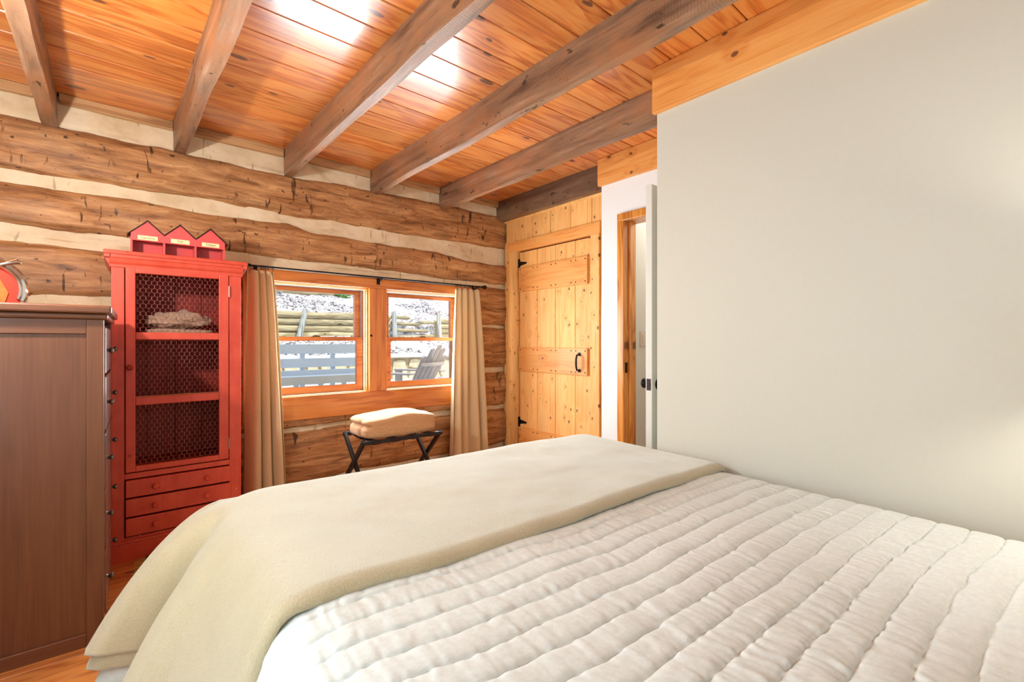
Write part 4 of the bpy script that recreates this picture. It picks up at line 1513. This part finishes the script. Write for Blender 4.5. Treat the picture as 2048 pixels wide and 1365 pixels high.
for (r, h) in ((0.125, -0.095), (0.110, 0.085)):
    for i in range(k):
        V.append((-0.20 + r * math.cos(2 * PI * i / k), r * math.sin(2 * PI * i / k), h))
for i in range(k):
    F.append((i, (i + 1) % k, k + (i + 1) % k, k + i))
so = link('shade', mesh_from(V, F), _t.m, sl_)
smooth(so, 60)
m_ = so.modifiers.new('thick', 'SOLIDIFY')
m_.thickness = 0.002
# ceiling lamp added out of view to brighten the little hall
hl = tag(empty('hall_fill_lamp', (3.45, 1.62, ZC)), 'round ceiling lamp added out of view to light the little hall', 'lamp')
MB().lathe([(0.09, 0.0), (0.09, -0.02), (0.07, -0.05), (0.02, -0.065)], (0, 0, 0), 'Z', 20).build('globe', emit('hall_fill_globe', (1.0, 0.96, 0.94, 1), 130), hl, sm=True)

# ================================================================== OUTSIDE THE WINDOW
def mat_mulch():
    t = NT('mulch_and_sunlit_gravel')
    v, raw = t.coords(rand=False)
    n = t.noise(v, 14.0, 5, 0.7)
    b_ = t.noise(v, 1.1, 3, 0.6)
    col = t.ramp(n, [(0.36, lin(96, 88, 90)), (0.48, lin(166, 158, 162)), (0.58, lin(236, 234, 236))])
    glare = t.math('MULTIPLY', t.math('SUBTRACT', b_, 0.47, clamp=True), 12.0, clamp=True)
    col = t.mix(glare, col, lin(244, 244, 246))  # broad white patches paint in the glare of sunlit ground
    t.set(Base_Color=col, Roughness=0.9, Normal=t.bump(n, 0.6, 0.05))
    return t.m


M['mulch'] = mat_mulch()
_t = NT('wood_chips')
_g = _t.node('ShaderNodeNewGeometry')
_t.set(Base_Color=_t.ramp(_g.outputs['Random Per Island'], [(0.0, lin(84, 74, 76)), (0.35, lin(156, 144, 146)), (0.6, lin(222, 216, 218)), (1.0, lin(250, 250, 250))]), Roughness=0.9)
M['chips'] = _t.m
M['grey_log'] = wood('weathered_grey_log', lin(188, 174, 140), lin(150, 134, 98), lin(88, 74, 50), 'X', rough=0.8, knots=0.1, vary=0.35, bump=0.6, streak=0.35, thin='Y')
M['grey_post'] = wood('weathered_grey_post', lin(176, 178, 172), lin(144, 146, 138), lin(96, 96, 88), 'Z', rough=0.8, knots=0.1, vary=0.2, bump=0.6)
M['bench'] = plain('sky_tinted_bench_paint', lin(208, 226, 244), 0.5, nscale=30, namp=0.03)  # blue of the sky's light mixed into the white paint
M['adir'] = plain('taupe_outdoor_plastic', lin(150, 140, 138), 0.5, nscale=20, namp=0.06)
M['stone'] = plain('tan_field_stone', lin(206, 190, 158), 0.85, nscale=7, namp=0.28, bump=0.6, bdist=0.03)
M['mortar'] = plain('sandy_mortar', lin(176, 158, 128), 0.9, nscale=12, namp=0.2, bump=0.4, bdist=0.02)
M['capstone'] = plain('pale_cap_stone', lin(226, 228, 228), 0.8, nscale=9, namp=0.1, bump=0.3, bdist=0.02)
M['leaf'] = plain('fresh_green_leaf', lin(104, 146, 62), 0.6, nscale=30, namp=0.3)
M['siding'] = plain('dark_outer_log', lin(110, 84, 60), 0.8, nscale=6, namp=0.2)

prof = [(3.53, 0.10), (5.5, 0.12), (6.0, 0.26), (6.35, 0.47), (6.55, 0.49), (6.68, 0.82), (7.2, 0.90), (8.85, 1.12), (9.02, 1.20), (9.10, 1.60), (9.6, 1.70), (11.05, 2.10), (11.3, 2.24), (13.0, 3.2), (22.0, 9.0)]
ys = np.array(sorted(set([p[0] for p in prof] + list(np.linspace(3.53, 14, 150)) + [18.0])))
xs = np.linspace(-6, 14, 120)
YY, XX = np.meshgrid(ys, xs, indexing='ij')
ZZ = np.interp(YY, [p[0] for p in prof], [p[1] for p in prof]) + 0.05 * fbm(XX * 0.9, YY * 1.3, 4) * (YY > 6.7) + 0.008 * fbm(XX * 3, YY * 3, 2)
gm = grid_mesh(np.stack([XX, YY, ZZ], -1), flip=True)
ground = tag(link('ground', gm, M['mulch']), kind='structure')


def gz(x, y):
    return float(np.interp(y, [p[0] for p in prof], [p[1] for p in prof]))


ch = MB()
for i in range(8000):
    zone = random.random()
    y = random.uniform(6.75, 8.9) if zone < 0.4 else random.uniform(9.15, 11.1)
    x = random.uniform(1.4, 7.2)
    if noise.noise(Vector((x * 0.8, y * 0.8, 3.1))) > (0.30 if x < 4.0 else -0.08):
        continue
    z = gz(x, y) + 0.05 * float(fbm(np.array(x * 0.9), np.array(y * 1.3), 4)) + 0.012
    a, b = random.uniform(0.012, 0.036), random.uniform(0.006, 0.013)
    th = random.uniform(0, PI)
    c_, s_ = math.cos(th), math.sin(th)
    tz = random.uniform(-0.6, 0.9)
    n = len(ch.v)
    for (p, q) in ((-1, -1), (1, -1), (1, 1), (-1, 1)):
        ch.v.append((x + p * a * c_ - q * b * s_, y + p * a * s_ + q * b * c_, z + tz * p * a * 0.5 + q * b * 0.6))
    for (p, q) in ((-1, -1), (1, -1), (1, 1), (-1, 1)):
        ch.v.append((x + p * a * c_ - q * b * s_, y + p * a * s_ + q * b * c_, z + tz * p * a * 0.5 + q * b * 0.6 + 0.007))
    ch.f += [tuple(n + i for i in q) for q in ((4, 5, 6, 7), (0, 1, 5, 4), (1, 2, 6, 5), (2, 3, 7, 6), (3, 0, 4, 7))]
tag(ch.build('wood_chips', M['chips']), 'loose grey wood chips covering the slope outside', 'wood chips', kind='stuff')


def log_round(x0, x1, y, z, r, seed, parent, mat='grey_log', tilt=0.0):
    n, k = 26, 12
    V, F = [], []
    xm = (x0 + x1) / 2
    for i in range(n):
        x = x0 + (x1 - x0) * i / (n - 1)
        for j in range(k):
            a = 2 * PI * j / k
            rr = r * (1 + 0.16 * noise.noise(Vector((x * 1.6 + seed, math.cos(a) * 1.2, math.sin(a) * 1.2 + seed))))
            V.append((x - xm, rr * math.cos(a) * 0.9, rr * math.sin(a) + 0.03 * noise.noise(Vector((x * 0.7, seed, 0))) + tilt * (x - xm)))
    for i in range(n - 1):
        for j in range(k):
            a, b = i * k + j, i * k + (j + 1) % k
            F.append((a, b, b + k, a + k))
    F.append(tuple(reversed(range(k))))
    F.append(tuple(range((n - 1) * k, n * k)))
    me = mesh_from(V, F)
    bm = bmesh.new()
    bm.from_mesh(me)
    bmesh.ops.recalc_face_normals(bm, faces=bm.faces[:])
    bm.to_mesh(me)
    bm.free()
    o = link('wall_log', me, M[mat], parent, (xm, y, z))
    smooth(o, 60)
    return o


rw = tag(empty('trim_5', (0, 0, 0)), 'log retaining wall with leaning posts on the slope outside', None, None, 'structure')
rw.name = 'retaining_wall'
for i in range(4):
    log_round(0.6 + 0.2 * i, 4.25, 8.98 - 0.02 * i, 1.20 + 0.118 * i, 0.062, i * 3.1, rw)
    log_round(5.42, 7.6, 8.98, 1.18 + 0.112 * i, 0.060, 40 + i * 3.1, rw)
for i, (a, b, z, ti) in enumerate(((4.30, 5.36, 1.17, 0.02), (4.30, 5.15, 1.31, -0.03), (4.30, 4.95, 1.44, -0.05), (4.95, 5.4, 1.47, 0.03), (4.30, 4.72, 1.57, -0.02))):
    log_round(a, b, 8.96, z, 0.036, 70 + i * 2.3, rw, tilt=ti)
log_round(0.8, 3.95, 11.15, 2.19, 0.075, 91, rw)
log_round(4.35, 5.1, 11.15, 2.14, 0.07, 92, rw)
for (x, y, z0, z1, lx) in ((2.50, 8.86, 0.9, 1.66, 0.09), (4.33, 8.86, 0.9, 1.68, 0.0), (5.40, 8.86, 0.9, 1.66, -0.01)):
    V = MB()
    V.tube([(x - lx, y, z0), (x, y + 0.01, (z0 + z1) / 2), (x + lx, y + 0.03, z1)], [0.058, 0.054, 0.05], 9)
    V.build('post', M['grey_post'], rw, sm=True)

# low stone wall with pale caps
sw_ = tag(empty('stone_wall', (0, 6.5, 0.45)), 'low mortared stone wall with pale cap stones outside the window', None, None, 'structure')
MB().box(-1.0, 8.0, 0.06, 0.24, -0.1, 0.37).build('mortar_core', M['mortar'], sw_)
x = -0.8
while x < 7.6:
    w = random.uniform(0.12, 0.30)
    zc0 = -0.02
    cuts = [0.36] if random.random() < 0.45 else [random.uniform(0.14, 0.22), 0.36]
    for zt in cuts:
        hgt_ = zt - zc0 - 0.014
        k = 9
        pts = []
        for j in range(k):
            a = 2 * PI * j / k + 0.2
            ca, sa = math.cos(a), math.sin(a)
            q = (abs(ca) ** 4 + abs(sa) ** 4) ** 0.25
            pts.append((x + w / 2 + (w / 2 - 0.008) * ca / q * random.uniform(0.82, 1.02), zc0 + hgt_ / 2 + hgt_ / 2 * sa / q * random.uniform(0.82, 1.02)))
        MB().prism(pts, 'Y', random.uniform(0.025, 0.05), 0.08).build('stone', M['stone'], sw_, bev=0.006)
        zc0 = zt
    x += w
x = -0.9
while x < 7.7:
    w = random.uniform(0.45, 0.8)
    cbox('cap_stone', M['capstone'], sw_, x, x + w - 0.012, -0.02, 0.28, 0.372, 0.372 + random.uniform(0.045, 0.06), 0.01)
    x += w

# white slatted bench right outside
bn = tag(empty('garden_bench', (1.22, 4.55, 0.12)), 'white slatted garden bench seen through the lower window pane', 'bench')
L0, L1 = -0.85, 0.74
for (z0, z1) in ((0.835, 0.925), (0.708, 0.792), (0.632, 0.682)):
    cbox('back_slat', M['bench'], bn, L0, L1, -0.012, 0.010, z0, z1, 0.003)
for xx in (-0.62, -0.20, 0.08, 0.36, 0.62):
    cbox('back_upright', M['bench'], bn, xx - 0.022, xx + 0.022, 0.010, 0.045, 0.30, 0.915, 0.003)
for i in range(4):
    cbox('seat_slat', M['bench'], bn, L0, L1, -0.46 + 0.115 * i, -0.36 + 0.115 * i, 0.638 - 0.010 * i, 0.658 - 0.010 * i, 0.003)
cbox('seat_apron', M['bench'], bn, L0, L1, -0.475, -0.455, 0.588, 0.656, 0.003)
for xx in (L0 + 0.03, L1 - 0.03):
    cbox('front_leg', M['bench'], bn, xx - 0.03, xx + 0.03, -0.455, -0.40, 0.0, 0.635, 0.003)
    cbox('rear_leg', M['bench'], bn, xx - 0.03, xx + 0.03, 0.0, 0.05, 0.0, 0.92, 0.003)
for xx in (-0.5, -0.3, -0.1, 0.1, 0.3, 0.5):
    cbox('apron_baluster', M['bench'], bn, xx - 0.02, xx + 0.02, -0.452, -0.43, 0.10, 0.588, 0.003)
cbox('stretcher', M['bench'], bn, L0, L1, -0.45, -0.42, 0.08, 0.11, 0.003)

# reclining slatted garden chair
ad = tag(empty('adirondack_chair', (2.845, 5.28, 0.12), math.atan2(0.90, -0.434) - PI / 2), 'taupe slatted garden chair with a fanned back, by the stone wall', 'chair')
rec = math.radians(30)
for i, off in enumerate((-2, -1, 0, 1, 2)):
    ln = 0.80 - 0.035 * off * off
    w = 0.086
    fan = off * 0.045
    s0 = MB()
    k = 8
    pts = [(-w / 2 * 0.85, 0.0), (w / 2 * 0.85, 0.0), (w / 2, ln - 0.05)]
    pts += [(w / 2 * math.cos(PI * j / k), ln - 0.05 + (0.05 if off == 0 else 0.035) * math.sin(PI * j / k)) for j in range(1, k)]
    pts += [(-w / 2, ln - 0.05)]
    s0.prism(pts, 'Y', -0.009, 0.009)
    s0.build('back_slat', M['adir'], ad, (off * 0.088, 0.0, 0.22), (rec, 0.0, 0.0) if False else (rec, fan, 0.0), bev=0.003)
zb_ = 0.70
yb_ = -(zb_ - 0.22) * math.tan(rec)
arcp = [(0.27 * math.sin(a), yb_ - 0.035 + 0.05 * (1 - math.cos(a)) * 1.4, zb_ - 0.03) for a in np.linspace(-1.25, 1.25, 15)]
br = MB()
for i in range(14):
    p, q = arcp[i], arcp[i + 1]
    n = len(br.v)
    for e in (p, q):
        br.v += [(e[0], e[1] - 0.028, e[2] - 0.02), (e[0], e[1] + 0.006, e[2] - 0.02), (e[0], e[1] + 0.006, e[2] + 0.02), (e[0], e[1] - 0.028, e[2] + 0.02)]
    br.f += [tuple(n + j for j in f) for f in ((0, 4, 5, 1), (1, 5, 6, 2), (2, 6, 7, 3), (3, 7, 4, 0))]
br.f += [(0, 1, 2, 3), tuple(len(br.v) - 4 + j for j in (3, 2, 1, 0))]
br.build('rear_brace', M['adir'], ad)
for i in range(6):
    cbox('seat_slat', M['adir'], ad, -0.25, 0.25, 0.02 + 0.085 * i, 0.095 + 0.085 * i, 0.22 + 0.026 * i, 0.24 + 0.026 * i, 0.003)
for sx in (-1, 1):
    cbox('arm', M['adir'], ad, sx * 0.34 - 0.065, sx * 0.34 + 0.065, -0.22, 0.54, 0.55, 0.572, 0.006)
    cbox('front_leg', M['adir'], ad, sx * 0.30 - 0.02, sx * 0.30 + 0.02, 0.42, 0.52, 0.0, 0.55, 0.004)
    MB().prism([(-0.42, 0.0), (-0.30, 0.0), (0.52, 0.30), (0.52, 0.38), (0.44, 0.38), (-0.42, 0.06)], 'X', sx * 0.27 - 0.012, sx * 0.27 + 0.012).build('side_rail', M['adir'], ad, bev=0.003)

# small green shrub up the slope
sh = tag(empty('shrub', (4.05, 10.95, 2.06)), 'small bright green shrub on the slope outside', 'shrub')
lf = MB()
for i in range(420):
    d_ = Vector((random.gauss(0, 1), random.gauss(0, 1), random.gauss(0, 1))).normalized()
    r = random.uniform(0.3, 1.0) ** 0.5
    c0 = Vector((d_.x * 0.20 * r, d_.y * 0.16 * r, 0.13 + d_.z * 0.12 * r))
    u = Vector((random.gauss(0, 1), random.gauss(0, 1), random.gauss(0, 1))).normalized()
    w = d_.cross(u).normalized()
    n = len(lf.v)
    l, b = 0.035, 0.016
    lf.v += [tuple(c0 - u * l), tuple(c0 + w * b + d_ * 0.004), tuple(c0 + u * l), tuple(c0 - w * b + d_ * 0.004), tuple(c0 + d_ * 0.007)]
    lf.f += [(n, n + 1, n + 4), (n + 1, n + 2, n + 4), (n + 2, n + 3, n + 4), (n + 3, n, n + 4)]
tag(lf.build('foliage', M['leaf'], sh), kind='stuff')
for i in range(5):
    a = 2 * PI * i / 5
    MB().tube([(0, 0, -0.02), (0.05 * math.cos(a), 0.05 * math.sin(a), 0.08), (0.12 * math.cos(a), 0.10 * math.sin(a), 0.16)], [0.008, 0.006, 0.003], 6).build('stem', M['grey_post'], sh)
